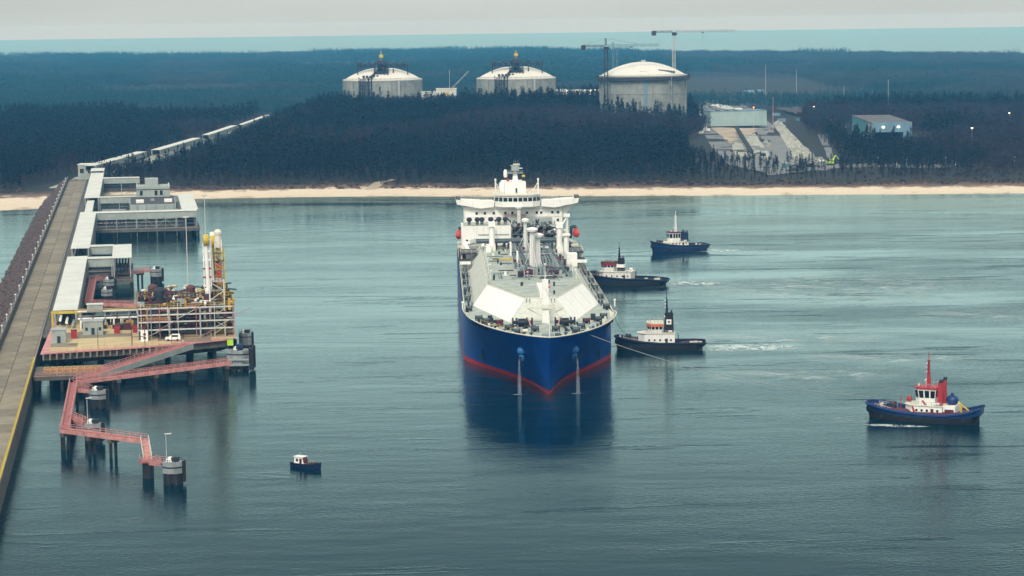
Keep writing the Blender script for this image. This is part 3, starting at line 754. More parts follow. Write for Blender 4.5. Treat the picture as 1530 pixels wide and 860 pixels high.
part(MB().bb(112,116,-5.0,-4.4,ZK,ZK+4.8).bb(142,143,-3.6,-3.0,ZK,ZK+4.5), 'frame_post', 'white')
# manifold: thwartship pipes, platforms and supports amidships
for k_, x in enumerate((84,87,90,93)):
    part(MB().tube((x,-16.5,ZK+3.0),(x,17.5,ZK+3.0),.55 if k_%2 else .42,8), 'manifold_pipe', 'pipedark' if k_%2 else 'pipe', smooth=True)
    for sd in (-1,1):
        part(MB().lathe([(.75,0),(.75,.35)],10,(x,sd*17.0,ZK+3.0),'y').tube((x,sd*17,ZK+3),(x,sd*18.8,ZK+2.4),.4,8), 'manifold_flange', 'galv')
for y in (-13,-9,-6,10,13): part(MB().bb(83,83.5,y-.2,y+.2,ZK,ZK+2.6).bb(93.5,94,y-.2,y+.2,ZK,ZK+2.6), 'manifold_support', 'dark')
for sd in (-1,1):
    pl_ = part(MB().bb(80,97,sd*16.2,sd*22.4,ZK-1.0,ZK-.7), 'manifold_platform', 'dark')
    part(MB().rail([(97,sd*16.4,ZK-.7),(97,sd*22.2,ZK-.7),(80,sd*22.2,ZK-.7)],1.1,2,.06), 'platform_railing', 'cream', pl_)
    for xx in (81,88.5,96): part(MB().tube((xx,sd*21.8,ZD),(xx,sd*21.8,ZK-1),.22,6), 'platform_leg', 'cream', pl_)
    part(MB().bb(97.4,110,sd*18.6,sd*22.4,18.6,18.9), 'drip_tray', 'dark', pl_)
    part(MB().hexa([(110,sd*18.8,18.3),(111,sd*18.8,18.3),(111,sd*22.6,18.3),(110,sd*22.6,18.3)],[(110,sd*18.8,19.3),(111,sd*18.8,19.3),(111,sd*22.6,19.3),(110,sd*22.6,19.3)]), 'tray_coaming', 'white', pl_)
# hose cranes
for x, y, sg in ((95,-10.8,-1),(104,13.2,1)):
    c_ = part(MB().tube((x,y,ZK),(x,y,ZK+8.8),1.15,14,.95), 'crane_pedestal', 'white', smooth=True)
    part(MB().box((x,y,ZK+9.6),(2.6,2.4,1.8)), 'crane_house', 'white', c_)
    part(MB().hexa([(x-1,y-.6,ZK+9.0),(x-1,y+.6,ZK+9.0),(x-1,y+.6,ZK+10.2),(x-1,y-.6,ZK+10.2)],[(x-19,y-.3-sg*1.5,ZK+7.4),(x-19,y+.3-sg*1.5,ZK+7.4),(x-19,y+.3-sg*1.5,ZK+8.0),(x-19,y-.3-sg*1.5,ZK+8.0)]), 'crane_jib', 'white', c_)
    part(MB().bb(x+1.2,x+2.2,y-1.2,y+1.2,ZK,ZK+2.2), 'crane_locker', 'white', c_)
part(MB().bb(141,146,13.4,17.0,ZK-.8,ZK+3.6), 'deck_house', 'white'); part(MB().bb(98,101,-13.2,-11.2,ZK,ZK+2.8), 'deck_locker', 'white')
part(MB().tube((108,15.4,ZK),(108,15.4,ZK+6.5),.9,10).box((108,15.4,ZK+6.6),(2.8,2.8,.6)), 'deck_mast', 'white')
# machinery block on the starboard side with its vents and bracing
blk = part(MB().bb(58,74,-21.6,-3.2,ZD,ZK+7.2), 'machinery_block', 'white')
part(MB().bb(74.02,74.1,-15.4,-4.0,ZK+3.6,ZK+4.1), 'ledge', 'galv', blk)
part(MB().bb(60,73.4,-20.8,-3.6,ZK+7.25,ZK+7.5), 'block_roof', 'deckgrey', blk)
for k_, y in enumerate((-18.6,-15.6,-13.9,-10.6,-7.6,-5.2)):
    part(MB().bb(71.8,73.0,y-.6,y+.6,ZK+7.5,ZK+9.0).lathe([(1.0,9.0),(1.05,9.7),(.6,10.3)],8,(72.4,y,ZK)), 'roof_vent', 'dark', blk)
part(MB().rail([(73.8,-21.4,ZK+7.2),(73.8,-3.4,ZK+7.2)],1.2,1.6,.06), 'block_railing', 'cream', blk)
for y in (-19.5,-14,-9): part(MB().bb(74.02,74.12,y-.4,y+.4,ZK+1.2,ZK+2.2), 'porthole', 'glass', blk)
mb = MB()
for a, b in (((76,-20.4,ZK+1),(82,-16.8,15.6)),((76,-13.2,ZK+1),(82,-16.8,15.6)),((76,-20.4,ZK+1),(76,-13.2,ZK+1))): mb.tube(a, b, .75, 5)
part(mb, 'v_brace', 'white')
part(MB().tube((82,-12,ZK+1.2),(100,-18.5,16.5),.5,6).tube((82,-11,ZK+1.2),(100,-17.5,16.5),.35,6), 'sloping_pipe', 'pipedark')
# machinery space between the block and the port side: dark pipework against the house
random.seed(8)
for k_ in range(80):
    x = random.uniform(57,69); y = random.uniform(-2.6,14); z = random.uniform(ZK,ZK+7)
    part(MB().tube((x,y,z),(x+random.uniform(-1,3),y+random.uniform(-2.5,2.5),z+random.uniform(.2,2.5)),random.uniform(.2,.5),6).bb(x-.6,x+.6,y-.5,y+.5,z-.4,z+.5), 'pipe_fitting', random.choice(['dark','pipedark','pipe','maroon','galv']))
part(MB().bb(55.4,56.2,-3,13,ZK,ZK+8.5), 'equipment_bulkhead', 'clad')
for lv in (3.0,6.0): part(MB().bb(56.3,66,-2.8,13.2,ZK+lv,ZK+lv+.15).rail([(66,-2.8,ZK+lv),(66,13.2,ZK+lv)],1.1,1.5,.06), 'machinery_gallery', 'galv')
for k_ in range(9): part(MB().tube((65.6,-2.6+2.0*k_,ZK),(65.6,-2.6+2.0*k_,ZK+8),.16,5), 'machinery_post', 'white' if k_%3 == 0 else 'dark')
# accommodation
acc = part(MB().bb(26,55,-20.2,17.0,ZD,34.3), 'accommodation_block', 'white')
for z in (24.5,27.4,30.3,33.2): part(MB().bb(25.8,55.12,-20.32,17.12,z-.07,z+.07), 'deck_line', 'cream', acc)
for z, ys_ in ((31.8,(-15.5,-12.4,-9.0,-4.6,-2.0,3.6,7.3,9.0,13.2,15.4)),(28.9,(-8.4,-1.6,2.0,9.4,12.6,15.3)),(25.9,(9.8,12.9))):
    for y in ys_: part(MB().bb(55.02,55.14,y-.42,y+.42,z-.45,z+.45), 'cabin_window', 'glass', acc)
wg = part(MB(), 'bridge_wing', 'white', acc) if False else None
for sd in (-1,1):
    y0, y1 = (20.2 if sd < 0 else 17.0), 23.2
    mb = MB(); mb.hexa([(48,sd*14,33.8),(57.2,sd*14,33.8),(56.6,sd*22.9,35.4),(49,sd*22.9,35.4)] , [(48,sd*14,36.6),(57.2,sd*14,36.6),(56.6,sd*23.3,37.2),(49,sd*23.3,37.2)])
    mb.hexa([(49,sd*9,34.31),(57.2,sd*9,34.31),(57.2,sd*14,33.82),(49,sd*14,33.82)],[(49,sd*9,36.5),(57.2,sd*9,36.5),(57.2,sd*14,36.58),(49,sd*14,36.58)])
    wgo = part(mb, 'bridge_wing', 'white', acc)
    part(MB().rail([(56.4,sd*10,36.7),(56.4,sd*22.6,37.2)],1.1,1.5,.05), 'wing_railing', 'cream', wgo)
    part(MB().bb(52.5,56.2,sd*21.6,sd*23.2,37.2,38.3), 'wing_console', 'dark', wgo)
    part(MB().hexa([(50,sd*17.2,30),(54,sd*17.2,30),(54,sd*17.5,30),(50,sd*17.5,30)],[(50,sd*17.2,33.8),(54,sd*17.2,33.8),(54,sd*21.5,34.9),(50,sd*21.5,34.9)]), 'wing_bracket', 'white', wgo)
hw = [(45,-8.6),(56,-8.6),(59.2,-5.6),(60.2,0),(59.2,5.6),(56,8.6),(45,8.6)]
br = part(MB().prism(hw, 34.35, 38.6), 'wheelhouse', 'white', acc)
part(MB().prism([(x*1.0+(.5 if x > 50 else 0), y*1.05) for x,y in hw], 38.62, 39.0), 'wheelhouse_roof', 'cream', br)
fr_ = [(56,-8.6),(59.2,-5.6),(60.2,0),(59.2,5.6),(56,8.6)]
for (x0,y0),(x1,y1) in zip(fr_,fr_[1:]):
    for k_ in range(2 if abs(y1-y0) < 4 else 3):
        nn = 2 if abs(y1-y0) < 4 else 3
        a, b = (k_+.10)/nn, (k_+.90)/nn; ox = .10
        d_ = Vector((y1-y0, x0-x1, 0)).normalized()*ox; d_ = d_ if d_.x > 0 else -d_
        P = [Vector((x0+(x1-x0)*f, y0+(y1-y0)*f, 0)) for f in (a,b)]
        part(MB().hexa([P[0]+Vector((0,0,36.5)),P[1]+Vector((0,0,36.5)),P[1]+d_+Vector((0,0,36.5)),P[0]+d_+Vector((0,0,36.5))],
                       [P[0]+Vector((0,0,37.9)),P[1]+Vector((0,0,37.9)),P[1]+d_+Vector((0,0,37.9)),P[0]+d_+Vector((0,0,37.9))]), 'bridge_window', 'glass', br)
part(MB().rail([(50,-8.4,39),(56,-8.4,39),(59.8,-5,39),(60.5,0,39),(59.8,5,39),(56,8.4,39)],1.0,1.4,.05), 'roof_railing', 'cream', br)
mon = part(MB().bb(44,53,-4.6,3.4,39.0,43.2), 'monkey_island_house', 'white', br)
part(MB().bb(53.02,53.12,-.6,.1,39.2,41), 'door', 'dark', mon)
for sd, y in ((-1,-8.2),(1,8.0)):
    part(MB().tube((54,y,39),(54,y-sd*.0,44.2),.28,6).tube((54,y,43.5),(54,y-sd*2.6,39),.13,5).box((54,y,44.4),(.7,.7,.8)).tube((54,y,41.5),(54,y-sd*1.6,41.5),.1,4), 'signal_mast', 'white', br)
mst = part(MB().hexa([(47,-1.6,43.2),(49.5,-1.6,43.2),(49.5,.6,43.2),(47,.6,43.2)],[(47.6,-1.1,47.4),(48.9,-1.1,47.4),(48.9,.1,47.4),(47.6,.1,47.4)]), 'radar_mast', 'white', mon)
part(MB().bb(46.6,50,-3.3,2.5,46.4,46.6).bb(47,49.8,-1.9,1.0,47.4,49.3).bb(47.6,49.0,-2.4,1.5,49.3,49.5), 'mast_platform', 'clad', mst)
part(MB().rail([(50,-3.2,46.6),(50,2.4,46.6)],.9,1,.05), 'mast_railing', 'galv', mst)
part(MB().lathe([(.6,0),(.75,.6),(.75,2.2),(.4,3)],12,(48.6,-4.2,44.9)), 'satellite_dome', 'white', mst, smooth=True)
part(MB().box((49.4,0,49.9),(.4,2.6,.35),.3).tube((49.4,0,49.3),(49.4,0,49.9),.15,5).box((49.6,1.3,48.4),(.35,2.0,.3),-.4), 'radar_scanner', 'white', mst)
for y in (-.9,-.3,.6): part(MB().tube((48.3,y,49.5),(48.3,y,51.4),.06,4), 'whip_antenna', 'galv', mst)
part(MB().ball((49.6,2.6,45.4),.75,8,.5,1,.7), 'signal_lamp', 'yellow', mst)
part(MB().quad((49.2,-3.0,44.6),(49.4,-4.0,44.2),(49.3,-3.6,43.3),(49.1,-2.6,43.7)), 'signal_flag', 'red', mst)
part(MB().bb(20,34,-6,4,34.3,40.5).prism([(20,-6),(34,-6),(34,4),(20,4)],40.52,42,[(21,-5),(32,-5),(32,3),(21,3)]), 'funnel', 'white')
# NO SMOKING in red on the house front
cu = bpy.data.curves.new('warning_text', 'FONT'); cu.body = 'NO SMOKING'; cu.size = 1.35; cu.extrude = .02; cu.align_x = 'CENTER'
tx = bpy.data.objects.new('tmp_text', cu); COL.objects.link(tx)
bpy.context.view_layer.update()
me_ = bpy.data.meshes.new_from_object(tx); bpy.data.objects.remove(tx); me_.materials.clear(); me_.materials.append(M['red'])
wt = bpy.data.objects.new('warning_lettering', me_); COL.objects.link(wt); wt.parent = acc
wt.rotation_euler = (R(90), 0, R(90)); wt.location = (55.2, -1.0, 30.45)
# lifeboats in davits
for sd in (-1,1):
    lb = part(MB().ball((52,sd*22.3,23.4),1.6,14,2.9,.85,1.0).ball((51.4,sd*22.3,24.7),1.0,10,2.2,.8,.9), 'lifeboat', 'lifeboat', smooth=True)
    part(MB().tube((55.4,sd*19.6,15.5),(55.4,sd*20.6,25.8),.3,6).tube((55.4,sd*20.6,25.8),(55.4,sd*22.5,26.0),.28,6).tube((48.5,sd*19.6,15.5),(48.5,sd*20.6,25.8),.3,6).tube((48.5,sd*20.6,25.8),(48.5,sd*22.5,26),.28,6), 'davit', 'dark', lb)
    part(MB().bb(40,60,sd*19.9,sd*22.9,19.4,19.7), 'boat_deck', 'cream', lb)
    for k_ in range(5): part(MB().tube((42+4*k_,sd*22.6,15.4),(42+4*k_,sd*22.6,19.4),.15,5), 'stanchion', 'cream', lb)
    part(MB().bb(66,80,sd*20.2,sd*22.7,ZD,ZD+4.2), 'side_store', 'rust' if sd < 0 else 'clad')
    part(MB().bb(54,64,sd*17.4,sd*18.9,ZD,ZK+3.8) if sd > 0 else MB().bb(54,57,sd*22,sd*22.6,ZD,ZD+3), 'side_tower', 'white')
    if sd > 0:
        part(MB().tube((64,18.2,ZK-2),(64,18.2,ZK+9.5),.6,8).box((64,18.2,ZK+9.8),(2.2,2.2,1.2)).tube((64,18.2,ZK+9),(70,15.5,ZK+6),.3,6), 'provision_crane', 'white')
# side-deck fittings: bollards, winches, chocks, gangway
random.seed(4)
for sd in (-1,1):
    for k_ in range(8):
        x = 116+15.5*k_; y = sd*random.uniform(20.7,21.9) if x < 232 else sd*(21.2-(x-232)*.55)
        part(MB().bb(x-.9,x+.9,y-.35,y+.35,ZD,ZD+.3).tube((x-.55,y,ZD),(x-.55,y,ZD+1.15),.34,8).tube((x+.55,y,ZD),(x+.55,y,ZD+1.15),.34,8), 'bollard', random.choice(['dark','black','pipedark']))
    for x in (128,150,172,196,222):
        wi = part(MB().tube((x,sd*20.4,ZD+.9),(x,sd*22.0,ZD+.9),.75,10), 'mooring_winch', 'pipedark'); part(MB().bb(x-1,x+1,sd*20.2,sd*20.4,ZD,ZD+1.7).bb(x-1,x+1,sd*22.0,sd*22.2,ZD,ZD+1.7), 'winch_frame', 'dark', wi)
    part(MB().tube((112,sd*21.0,ZD+1.2),(200,sd*21.0,ZD+.9),.2,6), 'fire_main', 'pipe')
    part(MB().tube((230,sd*23.2,17.2),(230,sd*23.2,19.0),.22,6).ball((230,sd*23.2,19.2),.4,8), 'fairlead_post', 'white')
# forecastle: windlasses, winches, chain stoppers with red and white guards
for sd in (-1,1):
    wl = part(MB().tube((262,sd*3.6,17.0),(262,sd*8.8,17.0),.5,12).tube((262,sd*4.6,17.2),(262,sd*5.2,17.2),1.15,12).tube((262,sd*7.6,17.2),(262,sd*8.2,17.2),1.15,12), 'windlass', 'dark')
    part(MB().bb(260.4,263.6,sd*3.2,sd*3.6,ZD,18.2).bb(260.4,263.6,sd*8.8,sd*9.2,ZD,18.2).bb(259.5,261,sd*5.4,sd*7.4,ZD,17.8), 'windlass_frame', 'dark', wl)
    part(MB().tube((263,sd*5.4,16.4),(270,sd*6.2,15.9),.3,6), 'anchor_chain', 'dark', wl)
    part(MB().tube((263,sd*4.8,18.6),(268,sd*3.6,15.9),.16,5), 'chain_guard', 'pink', wl)
    for x, y in ((268,10.5),(256.5,12.8),(272.5,3.0),(277,8.5),(252.5,16.5),(246,18.6)):
        q = part(MB().tube((x,sd*y-.9,16.6),(x,sd*y+.9,16.6),.62,10), 'mooring_winch', 'pipedark' if x != 256.5 else 'maroon')
        part(MB().bb(x-.7,x+.7,sd*y-1.1,sd*y-.9,15.6,17.2).bb(x-.7,x+.7,sd*y+.9,sd*y+1.1,15.6,17.2).bb(x-1.3,x-.7,sd*y-.5,sd*y+.5,15.6,16.9), 'winch_frame', 'black', q)
    for k_ in range(8):
        t = .46+.06*k_; p = hull_pt(t, 16.4, sd); y = abs(p.y)-2.2; x = p.x-1.6
        part(MB().tube((x-.5,sd*y,15.6),(x-.5,sd*y,16.9),.36,8).tube((x+.5,sd*y,15.6),(x+.5,sd*y,16.9),.36,8), 'bollard', random.choice(['black','dark','cream','pipedark']))
    part(MB().bb(247.5,248.9,sd*14.6,sd*16,15.6,17.4), 'vent_cowl', 'dark')
part(MB().tube((296.4,0,16.5),(296.4,0,23.5),.14,6,.08).box((296.4,0,20.5),(.3,.3,.3)), 'jackstaff', 'white')
part(MB().bb(286,291,-1.6,1.6,15.6,16.9), 'forepeak_hatch', 'pipe')
part(MB().rail([(250.5,-18.5,15.6),(262,-14.0,15.6),(272,-8,15.6)],1.0,2,.05), 'forecastle_railing', 'yellow')

# forecastle clutter: pipes, hatches, lockers, vents
random.seed(77)
for k_ in range(70):
    t = random.uniform(.40,.93); p = hull_pt(t, 15.6, 1); sd = random.choice((-1,1)); y = sd*random.uniform(.15,.88)*abs(p.y); x = p.x-1.5
    if x < 251 and abs(y) < 21-(x-209)*.24: continue
    h = random.uniform(.4,1.6); r_ = random.uniform(.15,.5)
    kind = random.choice(['mushroom_vent','deck_pipe','hatch_cover','rope_reel','roller_fairlead'])
    mb = MB()
    if kind == 'mushroom_vent': mb.tube((x,y,15.55),(x,y,15.55+h),r_*.6,7).lathe([(r_*1.3,h),(r_*1.4,h+.25),(r_*.4,h+.45)],9,(x,y,15.55))
    elif kind == 'deck_pipe': mb.tube((x,y,15.85),(x+random.uniform(-4,4),y+random.uniform(-2,2),15.85),.13,6)
    elif kind == 'hatch_cover': mb.bb(x-.8,x+.8,y-.7,y+.7,15.55,15.55+.5)
    elif kind == 'rope_reel': mb.tube((x,y-.6,16.2),(x,y+.6,16.2),.45,9).bb(x-.3,x+.3,y-.75,y-.6,15.55,16.5).bb(x-.3,x+.3,y+.6,y+.75,15.55,16.5)
    else: mb.tube((x,y,15.55),(x,y,16.3),.3,8).tube((x+.8,y,15.55),(x+.8,y,16.3),.3,8)
    part(mb, kind, random.choice(['dark','black','pipedark','cream','clad','galv','maroon','dark']))

# trunk-deck pipe runs, cable trays, walkways and lockers off the centreline
random.seed(64)
for k_ in range(26):
    sd = random.choice((-1,1)); x0 = random.uniform(70,190); L = random.uniform(6,26); y = sd*random.uniform(3.5,13.6)
    part(MB().tube((x0,y,ZK+.35),(min(200,x0+L),y,ZK+.35),random.uniform(.10,.24),6), 'deck_pipe', random.choice(['pipe','pipedark','galv','clad','cream']))
for k_ in range(16):
    x = 76+7.6*k_; y0, y1 = random.uniform(-13.5,-4), random.uniform(9,13.5)
    for ya, yb in ((y0, y0+random.uniform(2,7)), (y1, y1-random.uniform(2,5))): part(MB().tube((x,ya,ZK+.5),(x,yb,ZK+.5),.17,6), 'cross_pipe', random.choice(['pipe','pipedark','galv','maroon']))
for k_ in range(10):
    x = random.uniform(76,232); sd = random.choice((-1,1)); w_ = 13.5 if x < 203 else 4.2; y = sd*random.uniform(.35,.95)*w_
    part(MB().bb(x-.5,x+.5,y-.35,y+.35,ZK,ZK+random.uniform(.5,1.3)), 'deck_locker', random.choice(['white','cream','clad','dark','lifeboat','galv']))
# green-painted side decks and hand-painted scuffs on the flare
for sd in (-1,1):
    for k_ in range(9):
        x = 118+11*k_; part(MB().tube((x,sd*20.2,ZD+.3),(x+9,sd*20.2,ZD+.3),.22,6).bb(x+2,x+2.7,sd*19.9-.3,sd*19.9+.3,ZD,ZD+1.1), 'side_pipe', random.choice(['pipe','pipedark','galv']))
    part(MB().rail([(110,sd*19.9,ZD),(205,sd*19.9,ZD)],1.1,3,.05), 'inner_railing', 'cream')

for i in (1,3):
    (ax,ay),(bx_,by_) = top[i],top[i+1]; (cx_,cy_),(dx_,dy_) = bot[i],bot[i+1]
    for k_ in range(1,4):
        f = k_/4; p0 = Vector((ax+(bx_-ax)*f, ay+(by_-ay)*f, ZK+.03)); p1 = Vector((cx_+(dx_-cx_)*f, cy_+(dy_-cy_)*f, ZD+.03))
        part(MB().tube(p0,p1,.035,4), 'facet_seam', 'flankgrey')
    p0 = Vector((ax,ay,ZK)).lerp(Vector((bx_,by_,ZK)),.5); p1 = Vector((cx_,cy_,ZD)).lerp(Vector((dx_,dy_,ZD)),.5)
for sd in (-1,1):      # extra masts, floodlight posts and pipes round the manifold
    for x in (112,132,152,172,192): part(MB().tube((x,sd*13.8,ZK),(x,sd*13.8,ZK+3.2),.09,5).box((x,sd*13.5,ZK+3.2),(.5,.7,.3)), 'floodlight_post', 'white')
for k_ in range(9): part(MB().tube((98+4*k_,4.2,ZK),(98+4*k_,4.2,ZK+random.uniform(2.5,5)),.14,5).tube((98+4*k_,4.2,ZK+2.2),(98+4*k_,9,ZK+2.2),.16,5), 'pipe_riser', random.choice(['galv','pipe','white','pipedark']))
# ================================================================ JETTY  (local x shoreward, local y = -n: towards the road)
def jthing(name, label, cat, s, n, z=0.0, group=None, ang=0.0): return thing(name, label, cat, J(s, n, z), J_RZ+ang, group)
def jl(s, n, z): return (s, -n, z)             # local point under an Empty at J(0,0)
# --- breakwater with road, slabs, armour
bw = thing('breakwater', 'dark stone and concrete breakwater carrying the jetty road from the beach', 'breakwater', J(0,0), J_RZ)
sec = [(-26,-3.0),(-22,0.6),(-13.2,6.2),(-11.2,6.3),(-11.2,5.6),(0.6,5.6),(0.6,-3.0)]
rg = [[(s, -n, z) for n, z in sec] for s in (-90, 0, 200, 500, 800, 1010)]
part(MB().loft(rg, caps=True), 'core', 'concdark', bw)
part(MB().bb(-90,1010,11.3,12.1,6.32,7.9), 'parapet_wall', 'concdark', bw)
part(MB().bb(-90,238,-.65,-.05,5.62,6.25), 'edge_kerb', 'concrete', bw)
yk = part(MB().bb(-90,186,-.62,-.12,6.26,6.42), 'yellow_edge_strip', 'yellow', bw)
part(MB().rail([jl(-60,.35,6.4),jl(180,.35,6.4)],1.1,3.0,.05), 'edge_railing', 'yellow', bw)
slab = None; random.seed(12)
M['slab2'] = pm('grey_concrete_slab', (0.29,0.25,0.185,1), .85, var=.4, scale=.25, fine=.5)
M['slab3'] = pm('pale_concrete_slab', (0.355,0.31,0.225,1), .85, var=.3, scale=.2, fine=.4)
for k_, mt in enumerate(('concrete','slab2','slab3')):
    o = MB().bb(.06,11.94,0.06,5.3,0,.14).build('road_slab', M[mt], bw); 
    slab = (slab or []) + [o]
n_ = 0
for i in range(-7, 83):
    for j in range(2):
        src = slab[random.choice((0,0,1,2))]; o = inst(src, bw, (12*i, .15+5.42*j, 5.62+random.uniform(0,.03)))
for o in slab: bpy.data.objects.remove(o)
random.seed(9); mb = MB()
for i in range(5200):      # armour stone
    s_ = random.uniform(-60, 1000); f = random.random(); n1 = -13.4 - 10.5*f; z = 6.1*(1-f)-.2
    r_ = random.uniform(.5,1.25); q = [random.uniform(.6,1.2) for _ in range(6)]
    c = (s_, -n1, z+.2)
    mb.add([(c[0]+r_*q[0],c[1],c[2]),(c[0]-r_*q[1],c[1],c[2]),(c[0],c[1]+r_*q[2],c[2]),(c[0],c[1]-r_*q[3],c[2]),(c[0],c[1],c[2]+r_*.8*q[4]),(c[0],c[1],c[2]-r_*q[5])],
           [(0,2,4),(2,1,4),(1,3,4),(3,0,4),(2,0,5),(1,2,5),(3,1,5),(0,3,5)])
ar = mb.build('armour_stone', M['stone'], bw, fix=False); ar['kind'] = 'stuff'
# pipes and dark service strip between road and gallery
part(MB().bb(238,1000,-3.6,-.7,5.0,5.55), 'service_strip', 'concdark', bw)
part(MB().rail([jl(238,.3,5.6),jl(640,.3,5.6),jl(1000,.3,5.6)],1.1,4,.05), 'road_railing', 'galv', bw)
# lamp posts on the parapet
lp = thing('jetty_lamp', 'first white lamp on the jetty road parapet, counted from the near end', 'lamp post', J(205,-11.7,7.9), J_RZ, 'lamp posts along the jetty road')
MB().tube((0,0,0),(0,0,1.9),.12,6,.09).build('post', M['lampmast'], lp); MB().lathe([(.12,1.9),(.32,2.0),(.34,2.3),(.1,2.45)],8).build('lamp_head', M['white'], lp)
for k_ in range(1, 27):
    c = copy_tree(lp); c.location = J(205+29*k_, -11.7, 7.9); c['label'] = nth(k_+1)+' white lamp on the jetty road parapet, counted from the near end'
# stakes on parapet (white caps that read as a dotted line)
for k_ in range(34): part(MB().box((190+24*k_,11.7,8.15),(.5,.5,.5)), 'cap_stone', 'conclight', bw)

# --- covered pipe galleries: long pale roofs on portal frames
GALS = []
def gallery(name, label, s0, s1, n0, n1, zr=13.0, base=0.5, along='s', step=10.0, clad=True, floor=5.0):
    t = jthing(name, label, 'pipe gallery', (s0+s1)/2, (n0+n1)/2, 0, 'covered pipe galleries of the jetty')
    hs_, hn = (s1-s0)/2, (n1-n0)/2
    L = 2*hs_ if along == 's' else 2*hn; k = max(1, round(L/6.0))
    for i in range(k):
        a, b = -1+2*i/k, -1+2*(i+1)/k; g = .03
        if along == 's': P = ((a*hs_+g, b*hs_-g), (-hn-.35, hn+.35))
        else: P = ((-hs_-.35, hs_+.35), (a*hn+g, b*hn-g))
        (x0,x1),(y0,y1) = P
        zc = .28; mb = MB()
        if along == 's': mb.hexa([(x0,y0,zr-.25),(x1,y0,zr-.25),(x1,y1,zr-.25),(x0,y1,zr-.25)],[(x0,y0,zr),(x1,y0,zr),(x1,y1,zr-.12),(x0,y1,zr-.12)])
        else: mb.hexa([(x0,y0,zr-.25),(x1,y0,zr-.25),(x1,y1,zr-.25),(x0,y1,zr-.25)],[(x0,y0,zr-.12),(x1,y0,zr),(x1,y1,zr),(x0,y1,zr-.12)])
        part(mb, 'roof_panel', 'roof', t)
    if clad:
        for sg in (-1,1):
            if along == 's': mb = MB().bb(-hs_,hs_,sg*hn-.06,sg*hn+.06,zr-3.4,zr-.3)
            else: mb = MB().bb(sg*hs_-.06,sg*hs_+.06,-hn,hn,zr-3.4,zr-.3)
            part(mb, 'side_cladding', 'clad', t)
    k = max(1, round(L/step))
    for i in range(k+1):
        f = -1+2*i/k
        for sg in (-1,1):
            x, y = (f*(hs_-.3), sg*(hn-.3)) if along == 's' else (sg*(hs_-.3), f*(hn-.3))
            part(MB().bb(x-.2,x+.2,y-.2,y+.2,base,zr-.3), 'column', 'galv', t)
    mb = MB()
    for j in range(5):
        for lv in (floor+1.6, floor+3.4):
            o_ = (-.7+.35*j)
            if along == 's': mb.tube((-hs_,o_*hn,lv),(hs_,o_*hn,lv),.34,7)
            else: mb.tube((o_*hs_,-hn,lv),(o_*hs_,hn,lv),.34,7)
    part(mb, 'pipe_bundle', 'pipedark', t)
    part(MB().bb(-hs_,hs_,-hn,hn,floor-.3,floor+.05), 'gallery_floor', 'concdark', t)
    return t
gallery('pipe_gallery','longest pale gallery roof nearest the loading platform, beside the jetty road',247,425,4.2,11.4)
gallery('pipe_gallery','pale gallery roof between the two water-side loops of the jetty',459,650,4.5,11.6)
gallery('pipe_gallery','narrow low gallery roof linking two wider ones beside the substation platform',651,745,6.0,9.2,zr=11.6)
gallery('pipe_gallery','pale gallery roof reaching the beach at the landward end of the jetty',746,960,4.5,11.8)
gallery('pipe_gallery','short higher gallery roof at the edge of the forest above the beach',961,990,4.2,12.0,zr=14.2)
gallery('pipe_gallery','short cross gallery at the near side of the small square loop',414,420,11.6,21.6,along='n')
gallery('pipe_gallery','short cross gallery at the far side of the small square loop',465.5,471.5,11.8,21.6,along='n')
gallery('pipe_gallery','small square end roof of the near pipe loop over the water',414,471,21.8,28.8)
gallery('pipe_gallery','long cross gallery on trussed columns in front of the substation',641,649,11.8,61.2,along='n')
gallery('pipe_gallery','narrow cross gallery behind the substation',747,752,12.0,54.0,along='n')
gallery('pipe_gallery','pale end roof at the water side of the substation platform',650,757,54.2,61.6)
gallery('pipe_gallery','short side gallery on legs by the beach end of the jetty',905,912,12.0,34.0,along='n')
# truss bracing in the front gallery
t = jthing('gallery_truss', 'light steel truss with crossed bracing under the long cross gallery', 'truss', 640.6, 36, 0)
mb = MB()
for k_ in range(10):
    y = -24+4.8*k_
    mb.tube((0,y,4.6),(0,y,9.6),.14,4)
    if k_ in (2,3,4,5): mb.tube((0,y,9.4 if k_%2 else 4.8),(0,y+4.8,4.8 if k_%2 else 9.4),.1,4)
mb.tube((0,-24.6,4.7),(0,24.6,4.7),.12,4); mb.build('frame', M['galv'], t)
# loop supporting piers
def pier(name, label, s0, s1, n0, n1, z0=3.8, z1=5.0, step=8.0, group=None, mat='concdark'):
    t = jthing(name, label, 'platform', (s0+s1)/2, (n0+n1)/2, 0, group)
    a, b = (s1-s0)/2, (n1-n0)/2
    part(MB().bb(-a,a,-b,b,z0,z1), 'deck_slab', mat, t)
    ka, kb = max(1, round(2*a/step)), max(1, round(2*b/step))
    for i in range(ka+1):
        for j in range(kb+1):
            if 0 < i < ka and 0 < j < kb: continue
            x, y = (-1+2*i/ka)*(a-.8), (-1+2*j/kb)*(b-.8)
            part(MB().tube((x,y,-3),(x,y,z0),.55,8), 'pile', 'pile', t)
    return t
pier('gallery_pier','low dark piled deck under the small square pipe loop',410,474,11.0,29.6,z0=3.4,z1=4.6)
sp = pier('substation_platform','dark piled concrete platform carrying the grey substation',639,762,11.2,62.4,z0=3.2,z1=4.5)
pier('gallery_pier','narrow piled deck under the nearest long gallery',246,410,3.9,11.7,z0=3.2,z1=4.6,step=12)
pier('gallery_pier','narrow piled deck under the second long gallery',474,639,3.9,11.7,z0=3.2,z1=4.6,step=12)
